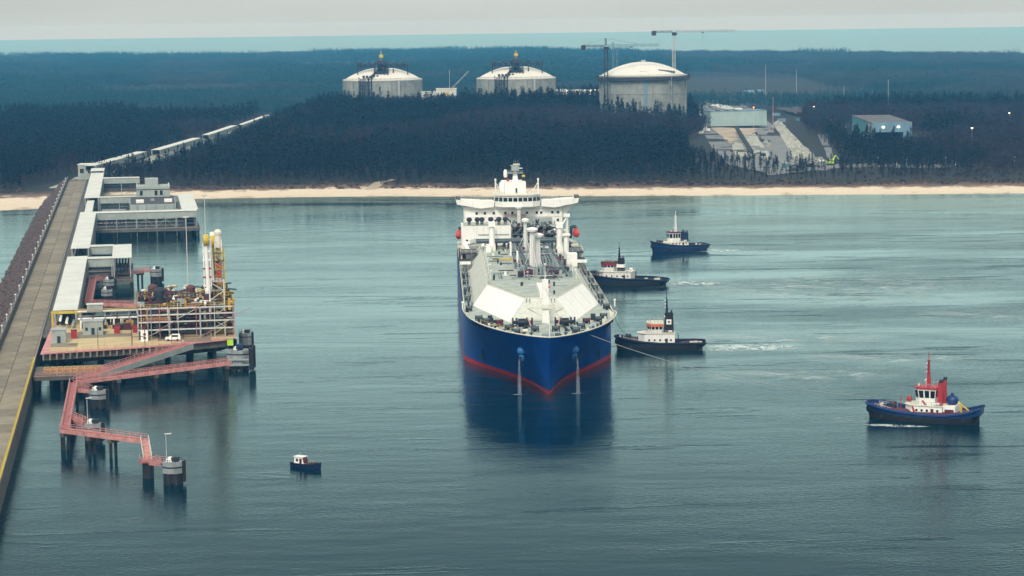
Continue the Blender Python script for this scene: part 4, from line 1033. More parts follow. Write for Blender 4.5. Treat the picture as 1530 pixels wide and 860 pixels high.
# substation buildings
sb = jthing('substation', 'grey green flat-roofed substation with a penthouse on the piled platform', 'building', 722, 40, 4.5)
part(MB().bb(-32,16,-11.8,11.8,0,8.4), 'front_wing', 'clad', sb); part(MB().bb(-31.6,15.6,-11.4,11.4,8.42,8.6), 'front_roof', 'steeldark', sb)
for x, y in ((-22,6.5),(-20,-8)): part(MB().box((x,y,9.3),(6,4,1.4)), 'roof_unit', 'white', sb)
part(MB().box((-10,0,9.0),(3,2,.9)), 'roof_unit', 'galv', sb)
mbk = part(MB().bb(16.02,34,-9.6,8.2,0,14.2), 'main_block', 'clad', sb)
part(MB().bb(15.9,34.1,-9.8,8.4,12.4,12.8), 'cornice', 'dark', mbk)
part(MB().bb(20,31,-3.5,3.5,14.2,18.0), 'penthouse', 'clad', mbk)
part(MB().bb(17,33,-9.4,-8.9,14.2,15.0).bb(17,33,7.4,7.9,14.2,15.0), 'roof_parapet', 'roof', mbk)
for y in (5.6,-2.2,-5.0): part(MB().bb(15.86,15.98,y-.7,y+.7,9.6,12.0), 'window', 'glass', mbk)
part(MB().bb(-32.12,-32.02,-6,-4.6,1,4.2).bb(-32.12,-32.02,2,6,1.2,4.4), 'door', 'dark', sb)
for k_ in range(5): part(MB().bb(-32.1,-32.02,-11+4.7*k_,-10.6+4.7*k_,0.2,8.0), 'wall_rib', 'greybld', sb)
# low red-brown pipe yard left of the substation
py_ = jthing('pipe_yard', 'maroon pipework between the long galleries beside the substation', 'pipework', 700, 20, 4.5)
for k_ in range(7): part(MB().tube((-35,-5+1.7*k_,1+.4*(k_%3)),(38,-5+1.7*k_,1+.4*(k_%3)),.4,7), 'pipe', 'rust' if k_%2 else 'maroon', py_)
for k_ in range(6): part(MB().bb(-30+12*k_,-29.6+12*k_,-6,6.5,0,3.2), 'pipe_frame', 'galv', py_)

# --- loading platform
pts = [J(182,2.2), J(186.5,24), J(192,44), J(199,57.5), J(206,60.5), J(263,62.5), J(263,3.8)]
lpf = thing('loading_platform', 'broad ochre-stained concrete loading platform on dark piles at the jetty head', 'platform', J(222,32), 0)
c0 = J(222,32); P = [(p.x-c0.x, p.y-c0.y) for p in pts]
part(MB().prism([(x*.985,y*.97) for x,y in P], 5.6, 7.6), 'platform_block', 'concdark', lpf); part(MB().prism([(x*.94,y*.9) for x,y in P], 4.2, 5.59), 'pile_cap_beams', 'pile', lpf)
fr0 = [(p[0]*.997, p[1]*.995) for p in P]
part(MB().prism(P, 7.62, 7.92), 'platform_edge', 'pink', lpf)
def jr(s, n): q = J(s, n); return (q.x-c0.x, q.y-c0.y)
random.seed(2)
for i in range(9):
    for j in range(7):
        n0, n1 = 4.6+8.1*j, 4.6+8.1*(j+1)-.08; f0 = float(np.interp((n0+n1)/2,[0,24,44,58],[184,188.5,194,202]))
        s0 = f0+(262-f0)*i/9; s1 = f0+(262-f0)*(i+1)/9-.08
        q = [jr(s0,n0),jr(s0,n1),jr(s1,n1),jr(s1,n0)]
        part(MB().prism(q, 7.94, 8.02+random.uniform(0,.03)), 'deck_slab', random.choice(['sandconc','sandconc','sandconc','concrete']), lpf)
for n1 in range(5, 62, 7):
    for s1 in (186, 200, 216, 232, 248, 260):
        f0 = float(np.interp(n1,[0,24,44,58],[184,188.5,194,202]))
        if s1 < f0: continue
        a = jr(s1, n1); part(MB().tube((a[0],a[1],-3),(a[0],a[1],5.6),.6,8), 'pile', 'pile', lpf)
er = [jr(183.2,3),jr(187.5,24),jr(193,44),jr(200,57)]
part(MB().rail([(x,y,8.0) for x,y in er],1.1,2.4,.05), 'edge_railing', 'pink', lpf)
for k_ in range(22):
    f = k_/21; a = Vector((*er[0],0)).lerp(Vector((*er[2],0)), f); part(MB().box((a.x+.2,a.y-1.15,6.7),(.5,.5,1.7),.25), 'face_rib', 'concrete', lpf)
gate = thing('steel_frame', 'thin red steel frame standing on the open ochre platform deck', 'frame', J(192,31,8.05), J_RZ)
MB().tube((0,-1.9,0),(0,-1.9,5.2),.13,5).tube((0,1.9,0),(0,1.9,5.2),.13,5).tube((0,-1.9,5.2),(0,1.9,5.2),.13,5).tube((0,-1.9,2.6),(0,1.9,2.6),.1,5).build('frame', M['rust'], gate)
for n1 in (19, 41):
    t = thing('deck_lamp', 'thin lamp post on the ochre platform deck %s the red steel frame' % ('left of' if n1 == 19 else 'right of'), 'lamp post', J(187.5+.27*(n1-19),n1,8.0), J_RZ)
    MB().tube((0,0,0),(0,0,6.5),.09,5).build('post', M['rust'], t); MB().box((0,.4,6.5),(.3,.9,.15)).build('lamp_head', M['galv'], t)
# cabins and sheds on the platform
def cabin(name, label, s, n, z, d, mat, roofmat, door=True, wins=2, rz=0.0, cat='cabin', h2=.25):
    t = thing(name, label, cat, J(s,n,z), J_RZ+rz); a, b, h = d[0]/2, d[1]/2, d[2]
    part(MB().bb(-a,a,-b,b,0,h), 'wall', mat, t); part(MB().bb(-a-.2,a+.2,-b-.2,b+.2,h+.01,h+h2), 'roof', roofmat, t)
    if door: part(MB().bb(-a-.06,-a-.01,-.5,.5,.1,2.2), 'door', 'dark', t)
    for i in range(wins): y = -b+ (i+.5)*2*b/wins; part(MB().bb(-a-.06,-a-.012,y-.5,y+.3,1.4,2.4), 'window', 'glass', t) if abs(y) > .9 else None
    return t
cabin('equipment_cabin','grey equipment cabin with dark door panel at the road side of the platform',205,7.0,8.05,(5,4.2,4.0),'clad','galv',wins=0)
cabin('control_cabin','pale grey cabin with a long window band below the nearest gallery roof',222,17.0,8.05,(5,6.2,4.2),'clad','galv',wins=3)
cabin('pump_shed','low dark shed with pale eaves in the middle of the platform pipework',226,38.5,8.05,(6,8.5,3.4),'dark','galv',wins=1,cat='shed')
for n1, lb in ((11.3,'red fire box beside the grey equipment cabin'),(24.4,'red fire cabinet right of the pale control cabin'),(30.2,'red fire cabinet left of the low dark shed')):
    t = thing('fire_cabinet', lb, 'fire cabinet', J(222 if n1 > 15 else 214,n1,8.05), J_RZ)
    MB().bb(-.8,.8,-.9,.9,0,2.4).build('body', M['red'], t); MB().bb(-.9,.9,-1,1,2.41,2.55).build('lid', M['maroon'], t)
# yellow portal at the mouth of the gallery
pt = jthing('yellow_portal', 'yellow steel portal frame at the mouth of the nearest gallery', 'portal', 243, 8.2, 8.0)
for y in (-4.4,4.4): part(MB().bb(-.35,.35,y-.3,y+.3,0,4.6), 'post', 'yellow', pt)
part(MB().bb(-.4,.4,-4.8,4.8,4.2,5.0), 'beam', 'yellow', pt)
for k_ in range(3): part(MB().tube((-6,-2.2+2.0*k_,1.2+.8*k_),(6,-2.2+2.0*k_,1.2+.8*k_),.45,8), 'pipe', 'white' if k_ else 'galv', pt)
# pipe rack from gallery to the process structure
rk = jthing('pipe_rack', 'low steel pipe rack with pale pipes crossing the back of the platform', 'pipe rack', 240, 28, 8.0)
for k_ in range(9):
    y = 15-3.8*k_
    part(MB().bb(-4.2,-3.9,y-.15,y+.15,0,5.0).bb(3.9,4.2,y-.15,y+.15,0,5.0).bb(-4.2,4.2,y-.15,y+.15,2.4,2.7).bb(-4.2,4.2,y-.15,y+.15,4.7,5.0), 'rack_frame', 'rust' if k_ % 2 else 'galv', rk)
for k_, (x, z, m_) in enumerate(((-3.4,3.1,'white'),(-2.2,3.0,'galv'),(-.8,3.1,'pipedark'),(.6,3.0,'dark'),(2.0,3.1,'galv'),(3.2,3.0,'ochre'),(-3.0,5.35,'white'),(-1.4,5.3,'ochre'),(.4,5.3,'dark'),(2.4,5.3,'ochre'))):
    part(MB().tube((x,16,z),(x,-17,z),.34,8), 'pipe', m_, rk)
part(MB().truss((-4,-9,5.6),(-4,-17,5.6),.8,2.2,4,.12), 'lattice', 'yellow', rk)
part(MB().rail([(-4,15,5.1),(-4,-8,5.1)],1.1,2,.05), 'rack_railing', 'yellow', rk)
random.seed(31)
for k_ in range(60):
    y = random.uniform(-16,15); x = random.uniform(-6,-1); h = random.uniform(.6,2.0)
    part(MB().bb(x-.4,x+.4,y-random.uniform(.3,.9),y+.5,0,h), 'valve_unit', random.choice(['dark','rust','maroon','galv','ochre','ochre','yellow','pile']), rk)
lt = cabin('switch_house','pale boxy switch house on stilts at the left end of the pipe rack',238,17.5,13.1,(3,5.0,2.4),'galv','roof',door=False,wins=0)
# process structure: multi-level steel frame crowded with pipes
ps = jthing('process_structure', 'rust red multi-level steel structure crowded with pipework at the platform edge', 'process structure', 221.5, 46, 8.05)
XS = (-18,-9,0,9,18,27); YS = (15,5.5,-4,-14.5); LV = (0,3.2,5.6,7.8,9.8)
for x in XS:
    for y in YS: part(MB().bb(x-.22,x+.22,y-.22,y+.22,0,9.8), 'column', 'galv' if x == -18 else 'rust', ps)
for lv in LV[1:]:
    for x in XS: part(MB().bb(x-.18,x+.18,-14.7,15.2,lv-.4,lv), 'beam', 'lampmast' if x == -18 else 'rust', ps)
    for y in YS: part(MB().bb(-18.2,27.2,y-.17,y+.17,lv-.4,lv-.03), 'girder', 'rust', ps)
for k_, (lv, x0, x1, y0, y1) in enumerate(((3.2,-10,18,-14,5),(5.6,-18,9,5,15),(5.6,0,27,-14,-4),(7.8,-9,27,-14,15),(9.8,9,27,-10,15))):
    part(MB().bb(x0,x1,y0,y1,lv+.02,lv+.1), 'floor_grating', 'pinkdeck' if k_%2 else 'rust', ps); part(MB().rail([(x0,y0,lv),(x0,y1,lv)],1.1,1.8,.05,), 'railing', 'yellow' if k_%2 else 'galv', ps)
random.seed(17)
for k_ in range(130):
    lv = random.choice(LV[:-1]); x = random.uniform(-17,25); y = random.uniform(-14,14.5); z = lv+random.uniform(.5,2.2); L = random.uniform(3,12)
    m_ = random.choice(['rust','ochre','ochre','galv','pipedark','dark','maroon','yellow','white','ochre','cream'])
    if k_ % 3: part(MB().tube((x,y,z),(x,max(-14.5,y-L),z),random.uniform(.18,.42),6).tube((x,y,z),(x,y,z+random.uniform(-1.5,2.5)),.25,6), 'process_pipe', m_, ps)
    else: part(MB().tube((x,y,lv),(x,y,min(11.5,lv+L*.6)),random.uniform(.25,.5),7), 'riser', m_, ps)
for k_ in range(80):
    lv = random.choice(LV); x = random.uniform(-17,20); y = random.uniform(-14,14); a, b, h = random.uniform(.4,1.5), random.uniform(.4,1.3), random.uniform(.7,2.3)
    part(MB().bb(x-a,x+a,y-b,y+b,lv+.05,lv+h), 'equipment_box', random.choice(['dark','rust','maroon','galv','steeldark','white','pile','yellow']), ps)
for x, y, h, r_ in ((2,8,3.2,1.9),(12,-2,2.6,1.5),(20,10,2.4,1.6)):
    part(MB().lathe([(r_,0),(r_,h),(r_*.6,h+.7),(.2,h+.9)],14,(x,y,9.85)), 'vessel', 'rust' if x > 10 else 'dark', ps, smooth=True)
part(MB().tube((-6,-6,9.8),(-6,-6,13.4),.45,8).tube((4,-9,9.8),(4,-9,12.6),.6,8), 'stack_pipe', 'steeldark', ps)
part(MB().tube((-18.8,11,0),(-18.8,11,10.2),.12,5).tube((-18.8,12,0),(-18.8,12,10.2),.12,5), 'ladder', 'galv', ps)
part(MB().bb(-17.6,-17,12.6,14.8,0,9.6), 'red_panel', 'maroon', ps)
# scaffold tower with white poles at the water end
st = jthing('stair_tower', 'slender white steel stair tower beside the yellow-topped loading arms', 'stair tower', 210, 55.5, 8.05)
for x, y in ((-2,-2.2),(-2,2.2),(2,-2.2),(2,2.2)): part(MB().tube((x,y,0),(x,y,17),.15,5), 'post', 'white', st)
for k_ in range(6):
    z = 2.8*(k_+1); part(MB().bb(-2,2,-2.2,2.2,z-.08,z), 'landing', 'galv', st)
    part(MB().tube((-2,-2.2 if k_%2 else 2.2,z-2.8),(-2,2.2 if k_%2 else -2.2,z),.14,4), 'stair_flight', 'cream', st)
part(MB().rail([(-2,-2.2,16.8),(-2,2.2,16.8)],1.1,1.1,.06), 'tower_railing', 'white', st)
# white van and pallet boxes
van = thing('white_van', 'small white van parked at the foot of the rust red process structure', 'van', J(199.5,41.5,8.05), J_RZ+R(82))
part(MB().prism([(-2.3,-.9),(2.3,-.9),(2.3,.9),(-2.3,.9)],.45,1.15), 'body', 'white', van); part(MB().hexa([(-2.2,-.85,1.15),(1.3,-.85,1.15),(1.3,.85,1.15),(-2.2,.85,1.15)],[(-2.1,-.75,2.05),(.5,-.75,2.05),(.5,.75,2.05),(-2.1,.75,2.05)]), 'cab', 'white', van)
part(MB().hexa([(1.34,-.8,1.18),(1.36,-.8,1.18),(1.36,.8,1.18),(1.34,.8,1.18)],[(.54,-.7,2.0),(.56,-.7,2.0),(.56,.7,2.0),(.54,.7,2.0)]), 'windscreen', 'glass', van)
for sg in (-1,1):
    part(MB().bb(-1.6,.4,sg*.84-.02,sg*.84+.02,1.3,1.85), 'side_window', 'glass', van)
    for x in (-1.4,1.45): part(MB().tube((x,sg*.7,.36),(x,sg*.95,.36),.36,10), 'wheel', 'black', van)
bxs = thing('white_tank_box', 'tall white box with dark slots at the left foot of the process structure', 'tank', J(201.5,32.8,8.05), J_RZ)
part(MB().bb(-1,1,-1.1,1.1,0,3.2), 'body', 'white', bxs); part(MB().bb(-1.05,-1.01,-.5,.3,1.8,2.5).bb(-1.05,-1.01,-.5,.3,.7,1.3), 'slot', 'dark', bxs)
# loading arms
def arm(n1, s1, h, m1, label, lean):
    t = thing('marine_loader', label, 'marine loader', J(s1,n1,8.05), J_RZ, 'marine loading arms')
    part(MB().tube((0,0,0),(0,0,13),.75,10,.6), 'riser', 'galv', t, smooth=True)
    part(MB().lathe([(1.0,0),(1.1,.8),(1.0,1.6)],10,(0,0,12.6)), 'swivel', m1, t)
    ia = part(MB().tube((0,0,14),(lean,.4,h),.6,8).tube((0,1.1,14),(lean,1.2,h-1),.2,5).tube((0,-1.1,14),(lean,-.8,h-1),.2,5), 'inboard_arm', m1, t)
    for k_ in range(5): part(MB().box((lean*k_/5,0.2,15+(h-16)*k_/5),(.5,2.6,.5)), 'arm_strut', 'red' if k_ in (1,2) else m1, ia)
    part(MB().lathe([(.3,-.9),(1.7,-.8),(1.9,0),(1.7,.8),(.3,.9)],14,(lean,.3,h-.2),'y'), 'sheave', 'yellow' if m1 != 'orange' else 'cream', t)
    part(MB().tube((lean+.4,-.9,h),(lean+1.6,-1.6,h-13),.5,8), 'outboard_arm', m1, t)
    part(MB().box((lean+1.7,-1.7,h-14),(1.2,1.6,2.2)).tube((lean+1.7,-1.7,h-15),(lean+1.7,-3.0,h-15.6),.5,8), 'coupler', 'steeldark', t)
    part(MB().box((-1.4,.2,11.2),(1.3,2.0,2.6)), 'counterweight', 'rust', t)
arm(53.0,214,29.5,'white','nearest tall loading arm with a yellow head at the platform edge',.6)
arm(55.2,220,28.5,'yellow','middle tall yellow loading arm',.2)
arm(55.5,228,29.0,'orange','rear tall loading arm with orange struts',.4)
# lighting masts
for s1, n1, top_, lb in ((250,47.5,42,'tall thin white lighting mast rising behind the process structure'),(262,54.0,48,'taller thin white lighting mast nearest the open water'),):
    t = thing('lighting_mast', lb, 'mast', J(s1,n1,8.05), J_RZ)
    MB().tube((0,0,0),(0,0,top_-8),.2,8,.11).build('pole', M['lampmast'], t); MB().box((0,0,top_-8.2),(.5,1.8,.5)).build('lamp_rack', M['lampmast'], t)
    MB().lathe([(1.0,0),(.9,.5)],10,(0,0,0)).build('base', M['galv'], t)

# --- walkways, dolphins
def walkway(label, a, b, wd=2.0, z=5.2, piles=(), group='red mooring walkways', z2=None, truss=True):
    """a painted bridge: deck, two girders, two railings, optional pile bents at fractions of its length"""
    z2 = z if z2 is None else z2
    a = Vector((a[0],a[1],0)); b = Vector((b[0],b[1],0)); L = (b-a).length; rz = math.atan2(b.y-a.y, b.x-a.x); k = (z2-z)/L
    t = thing('walkway', label, 'walkway', (a.x,a.y,0), rz, group)
    q = lambda x, y, dz: (x, y, z+k*x+dz)
    part(MB().hexa([q(0,-wd/2,-.12),q(L,-wd/2,-.12),q(L,wd/2,-.12),q(0,wd/2,-.12)],[q(0,-wd/2,0),q(L,-wd/2,0),q(L,wd/2,0),q(0,wd/2,0)]), 'deck_grating', 'pinkdeck', t)
    for sg in (-1,1):
        y = sg*wd/2
        part(MB().hexa([q(0,y-.12,-.75),q(L,y-.12,-.75),q(L,y+.12,-.75),q(0,y+.12,-.75)],[q(0,y-.12,.14),q(L,y-.12,.14),q(L,y+.12,.14),q(0,y+.12,.14)]), 'girder', 'pink', t)
        part(MB().rail([q(0,y,.1),q(L,y,.1)],1.15,2.0,.075), 'railing', 'pink', t)
    for f in piles:
        x = L*f; part(MB().bb(x-.6,x+.6,-wd/2-.4,wd/2+.4,z-1.7,z-.78), 'pile_cap', 'concdark', t)
        for sg in (-1,1): part(MB().tube((x,sg*wd*.42,-3),(x,sg*wd*.42,z-1.7),.42,8), 'pile', 'pile', t)
    return t
def dolphin(label, c, r=4.2, z=6.4, face=0.0, group='mooring dolphins', lampy=True, low=2.6, tank=True):
    t = thing('mooring_dolphin', label, 'dolphin', (c[0],c[1],0), face, group)
    P = [(r*1.0*math.cos(a), r*.8*math.sin(a)) for a in [math.pi/8+i*math.pi/4 for i in range(8)]]
    part(MB().prism(P, z-1.0, z), 'cap', 'conclight', t); part(MB().prism([(x*.97,y*.97) for x,y in P], low, z-1.02), 'skirt', 'conclight', t)
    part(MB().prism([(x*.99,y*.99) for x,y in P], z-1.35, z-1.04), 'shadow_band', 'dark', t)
    for i in range(6): a = i*math.pi/3; part(MB().tube((r*.62*math.cos(a),r*.5*math.sin(a),-3),(r*.62*math.cos(a),r*.5*math.sin(a),low),.75,8), 'pile', 'pile', t)
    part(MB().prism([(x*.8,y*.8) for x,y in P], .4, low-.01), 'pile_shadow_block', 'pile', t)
    part(MB().bb(r*.9,r*1.12,-r*.4,r*.4,.6,z+.2), 'fender', 'black', t)
    hk = part(MB().lathe([(1.1,0),(1.0,.5),(.6,.9),(.2,1.1)],10,(-.6,.2,z)), 'hook_base', 'white', t)
    part(MB().bb(-.3,1.4,-.7,-.2,z,z+1.0).bb(-.3,1.4,.3,.8,z,z+1.0), 'mooring_hook', 'dark', t)
    part(MB().rail([(P[4][0]*.95,P[4][1]*.95,z),(P[5][0]*.95,P[5][1]*.95,z),(P[6][0]*.95,P[6][1]*.95,z),(P[7][0]*.95,P[7][1]*.95,z)],1.1,1.5,.06), 'railing', 'dark', t)
    if lampy:
        lm = part(MB().tube((-1.6,1.2,z),(-1.6,1.2,z+6.2),.07,5), 'lamp_post', 'lampmast', t); part(MB().box((-1.1,1.2,z+6.2),(1.6,.35,.14),.5), 'lamp_head', 'white', lm)
    return t
def wp(px, py, z=5.2): q = at(px, py, z); return (q.x, q.y)
A0, A1 = wp(112,570), wp(343,541)
B0, B1 = wp(110,571), wp(97,641)
C1 = wp(216,657)
walkway('long straight red walkway running below the ochre platform to the outer berthing dolphin', A0, A1, 2.0, piles=(.07,.26,.5,.74,.97))
walkway('red walkway running toward the camera between the two near small dolphins', B0, B1, 2.0, piles=(.02,.97))
walkway('red walkway crossing to the outermost stair landing nearest the camera', (B1[0]-.6,B1[1]), C1, 2.0, piles=(.04,.36,.62))
LL = wp(221,688,4.0); SL = math.hypot(LL[0]-C1[0], LL[1]-C1[1])
ln = thing('stair_landing', 'red stair landing on a dark pile near the outermost dolphin', 'landing', (*LL,0), math.atan2(LL[1]-C1[1], LL[0]-C1[0]))
part(MB().bb(-1.6,1.6,-2.0,2.0,3.7,4.0), 'deck', 'pinkdeck', ln); part(MB().rail([(-1.5,-1.9,4.0),(1.5,-1.9,4.0),(1.5,1.9,4.0),(-1.5,1.9,4.0)],1.15,1.0,.08), 'railing', 'pink', ln)
part(MB().hexa([(-SL,-.9,5.0),(-1.5,-.9,3.8),(-1.5,.9,3.8),(-SL,.9,5.0)],[(-SL,-.9,5.15),(-1.5,-.9,3.95),(-1.5,.9,3.95),(-SL,.9,5.15)]), 'stair_flight', 'cream', ln)
nst = int(SL/.7)
for k_ in range(nst): f = k_/nst; x_ = -SL+(SL-1.5)*f; part(MB().bb(x_,x_+.35,-.85,.85,5.16-1.2*f,5.26-1.2*f), 'step', 'pink', ln)
part(MB().rail([(-SL,-.95,5.2),(-1.5,-.95,4.0)],1.1,1.2,.07).rail([(-SL,.95,5.2),(-1.5,.95,4.0)],1.1,1.2,.07), 'stair_railing', 'cream', ln)
part(MB().tube((0,0,-3),(0,0,3.7),1.35,12), 'pile', 'pile', ln)
D4 = wp(258,684,6); walkway('short arched red walkway to the outermost dolphin', wp(228,689,4.4), (D4[0]-2,D4[1]-.2), 1.8, z=4.4, z2=4.9)
dolphin('outermost mooring dolphin nearest the camera, with a white hook housing', D4, 2.5, 5.2)
D2 = wp(139,626,6); dolphin('small mooring dolphin inside the corner of the red walkways', D2, 2.4, 5.0); walkway('stub walkway to the small dolphin inside the corner', wp(106,623,5.0), (D2[0]-2,D2[1]), 1.6, z=5.0)
D1 = wp(146,577,6); dolphin('small mooring dolphin below the ochre platform beside the long red walkway', D1, 2.6, 5.0, lampy=False); walkway('stub walkway to the small dolphin below the platform', wp(114,581,5.0), (D1[0]-2,D1[1]), 1.6, z=5.0)
D3 = wp(356,524,6); bd = dolphin('outer berthing dolphin with black fender frames at the platform corner', D3, 3.7, 6.4, lampy=False, low=1.6)
for y in (-2.6,2.6): part(MB().bb(3.6,4.8,y-1.1,y+1.1,.6,7.2), 'fender_frame', 'black', bd); 
part(MB().bb(-3.0,3.6,-3.4,-3.15,2.0,2.4).bb(-3.0,3.6,-3.4,-3.15,3.6,4.0), 'fender_beam', 'galv', bd)
part(MB().box((0.4,-1.5,7.6),(1.6,1.6,1.4)), 'blue_drum', 'tugblue', bd)
D3b = wp(347,494,6); dolphin('dark berthing dolphin squeezed behind the outer one at the platform edge', J(232,65)[:2], 2.3, 5.4, lampy=False, low=1.6)
# lime-painted cabinet on the dolphin approach
t = thing('lime_cabinet', 'bright lime cabinet on the walkway end at the platform corner', 'cabinet', (*wp(344,515,8),7.9), .2)
MB().bb(-.9,.9,-.6,.6,0,1.9).build('body', M['hivis'], t); MB().bb(-1,1,-.7,.7,1.91,2.05).build('lid', M['galv'], t)
# ramp truss and low deck with yellow guard frames
walkway('sloping covered truss ramp rising from the low deck to the platform', wp(120,566,5.0), wp(282,514,8.0), 2.8, z=5.2, z2=8.2, piles=(.3,.62))
a, b = wp(120,566,5.0), wp(282,514,8.0)
rt = thing('ramp_canopy', 'grey sheeted side of the sloping truss ramp', 'canopy', (a[0],a[1],0), math.atan2(b[1]-a[1],b[0]-a[0])); L = math.hypot(b[0]-a[0],b[1]-a[1])
part(MB().hexa([(6,-1.75,4.0),(L,-1.75,6.6),(L,-1.65,6.6),(6,-1.65,4.0)],[(6,-1.75,5.6),(L,-1.75,8.2),(L,-1.65,8.2),(6,-1.65,5.6)]), 'side_sheet', 'clad', rt)
ld = pier('low_deck','low reddish landing deck beside the road edge with yellow guard frames',158,178,1.0,24.0,z0=3.4,z1=4.6)
for k_ in range(9):
    part(MB().bb(-4+.2*(k_%2),-3.6,8-1.9*k_-.8,8-1.9*k_+.8,4.6,4.75).rail([(-5.5,8.6-1.9*k_,4.6),(-1.5,8.6-1.9*k_,4.6),(-1.5,7.2-1.9*k_,4.6)],1.4,1.0,.11), 'guard_frame', 'yellow', ld)
part(MB().rail([(-9.6,11,4.6),(-9.6,-11,4.6)],1.1,2,.07), 'railing', 'pink', ld); part(MB().bb(-9.9,-9.5,-11.5,11.5,4.0,4.65), 'edge_beam', 'pink', ld)
part(MB().bb(-2,6,-9,9,4.61,4.7), 'grating', 'pinkdeck', ld)
# landward side: walkways and dolphins behind the platform
E0, E1, E2, E3 = wp(245,456), wp(132,453), wp(139,417), wp(211,404)
walkway('red walkway behind the process structure running toward the gallery', E1, E0, 2.4, piles=(.25,.6,.9))
walkway('short red walkway running shoreward beside the nearest gallery', E1, E2, 2.4, piles=(.5,))
walkway('thin red walkway reaching out to the dark inner dolphin', E2, E3, 2.4, piles=(.3,.97))
Q = wp(233,400,6); dolphin('dark inner dolphin standing alone beyond the thin red walkway', Q, 2.7, 5.6, lampy=False)
walkway('short bridge to the dark inner dolphin', E3, (Q[0]-2.4,Q[1]), 1.8)
dolphin('small pale dolphin under the thin red walkway near the gallery', wp(163,417,5), 2.4, 5.0, lampy=False)
dolphin('small pale dolphin between the two inner red walkways', wp(160,432,5), 2.4, 5.0, lampy=False)

# crowded top of the process structure: manifolds, elbows, lamps, handrails
random.seed(90)
for k_ in range(70):
    x = random.uniform(-17,26); y = random.uniform(-14,14.5); z = 9.85; h_ = random.uniform(.5,2.6); L = random.uniform(1.5,6)
    m_ = random.choice(['ochre','ochre','rust','galv','dark','yellow','cream','maroon','pipedark','white'])
    part(MB().tube((x,y,z),(x,y,z+h_),.22,6).tube((x,y,z+h_),(x+random.choice((-1,1))*L*.5,y-L*.5,z+h_),.22,6).tube((x,y-.4,z+h_*.5),(x,y+.4,z+h_*.5),.45,8), 'top_pipe', m_, ps)
part(MB().rail([(-18,-14.6,9.8),(-18,15,9.8),(26,15,9.8)],1.1,1.8,.06).rail([(-18,-14.6,9.8),(26,-14.6,9.8)],1.1,1.8,.06), 'top_railing', 'yellow', ps)
for k_ in range(6): part(MB().tube((-18.3,14-5.6*k_,0),(-18.3,14-5.6*k_,11.2),.10,5).tube((-18.3,14-5.6*k_,3.2*(k_%3)),(-18.3,14-5.6*k_-5.2,3.2*(k_%3)+2.6),.09,4), 'front_brace', 'pink' if k_%2 else 'cream', ps)
# lattice support tower holding the loaders
lt = jthing('loader_tower', 'white and red lattice tower enclosing the loaders at the platform edge', 'tower', 219, 56.6, 8.05)
part(MB().truss((0,0,0),(0,0,26.5),4.0,3.4,12,.2), 'lattice', 'yellow', lt); part(MB().tube((0,0,26.5),(0,0,31.0),1.3,10,1.0).ball((0,0,31),1.3,10), 'loader_head', 'cream', lt); part(MB().truss((0,0,20),(0,0,29),2.2,2.0,6,.22), 'upper_lattice', 'white', lt)
for k_ in range(9):
    z = 2.8*(k_+1); part(MB().bb(-2.2,2.2,-1.9,1.9,z-.1,z), 'landing', 'rust' if k_%2 else 'galv', lt); part(MB().rail([(-2.2,-1.9,z),(-2.2,1.9,z),(2.2,1.9,z)],1.0,1.1,.05), 'railing', 'yellow', lt)
    part(MB().box((random.uniform(-1.4,1.4),random.uniform(-1.4,1.4),z+.7),(1.0,.9,1.2)), 'control_box', random.choice(['orange','red','dark','ochre','white']), lt)
part(MB().bb(-2.0,-1.6,-.9,.9,15,21.5), 'red_panel', 'red', lt)

# dark machinery packed along the back of the platform
random.seed(123)
for k_ in range(50):
    n1 = random.uniform(13,44); s1 = random.uniform(229,246); q = (s1-240, 28-n1, 0); a_, b_, h_ = random.uniform(.5,1.6), random.uniform(.5,1.8), random.uniform(1.0,3.4)
    part(MB().bb(q[0]-a_,q[0]+a_,q[1]-b_,q[1]+b_,0,h_), 'machine_block', random.choice(['dark','pile','steeldark','pipedark','ochre','dark','maroon']), rk)
for k_ in range(12): part(MB().tube((-5.5,15-2.6*k_,0),(-5.5,15-2.6*k_,2.2),.3,7).tube((-5.5,15-2.6*k_,2.2),(-3,15-2.6*k_,2.6),.3,7), 'elbow_pipe', random.choice(['ochre','galv','dark','white','yellow']), rk)
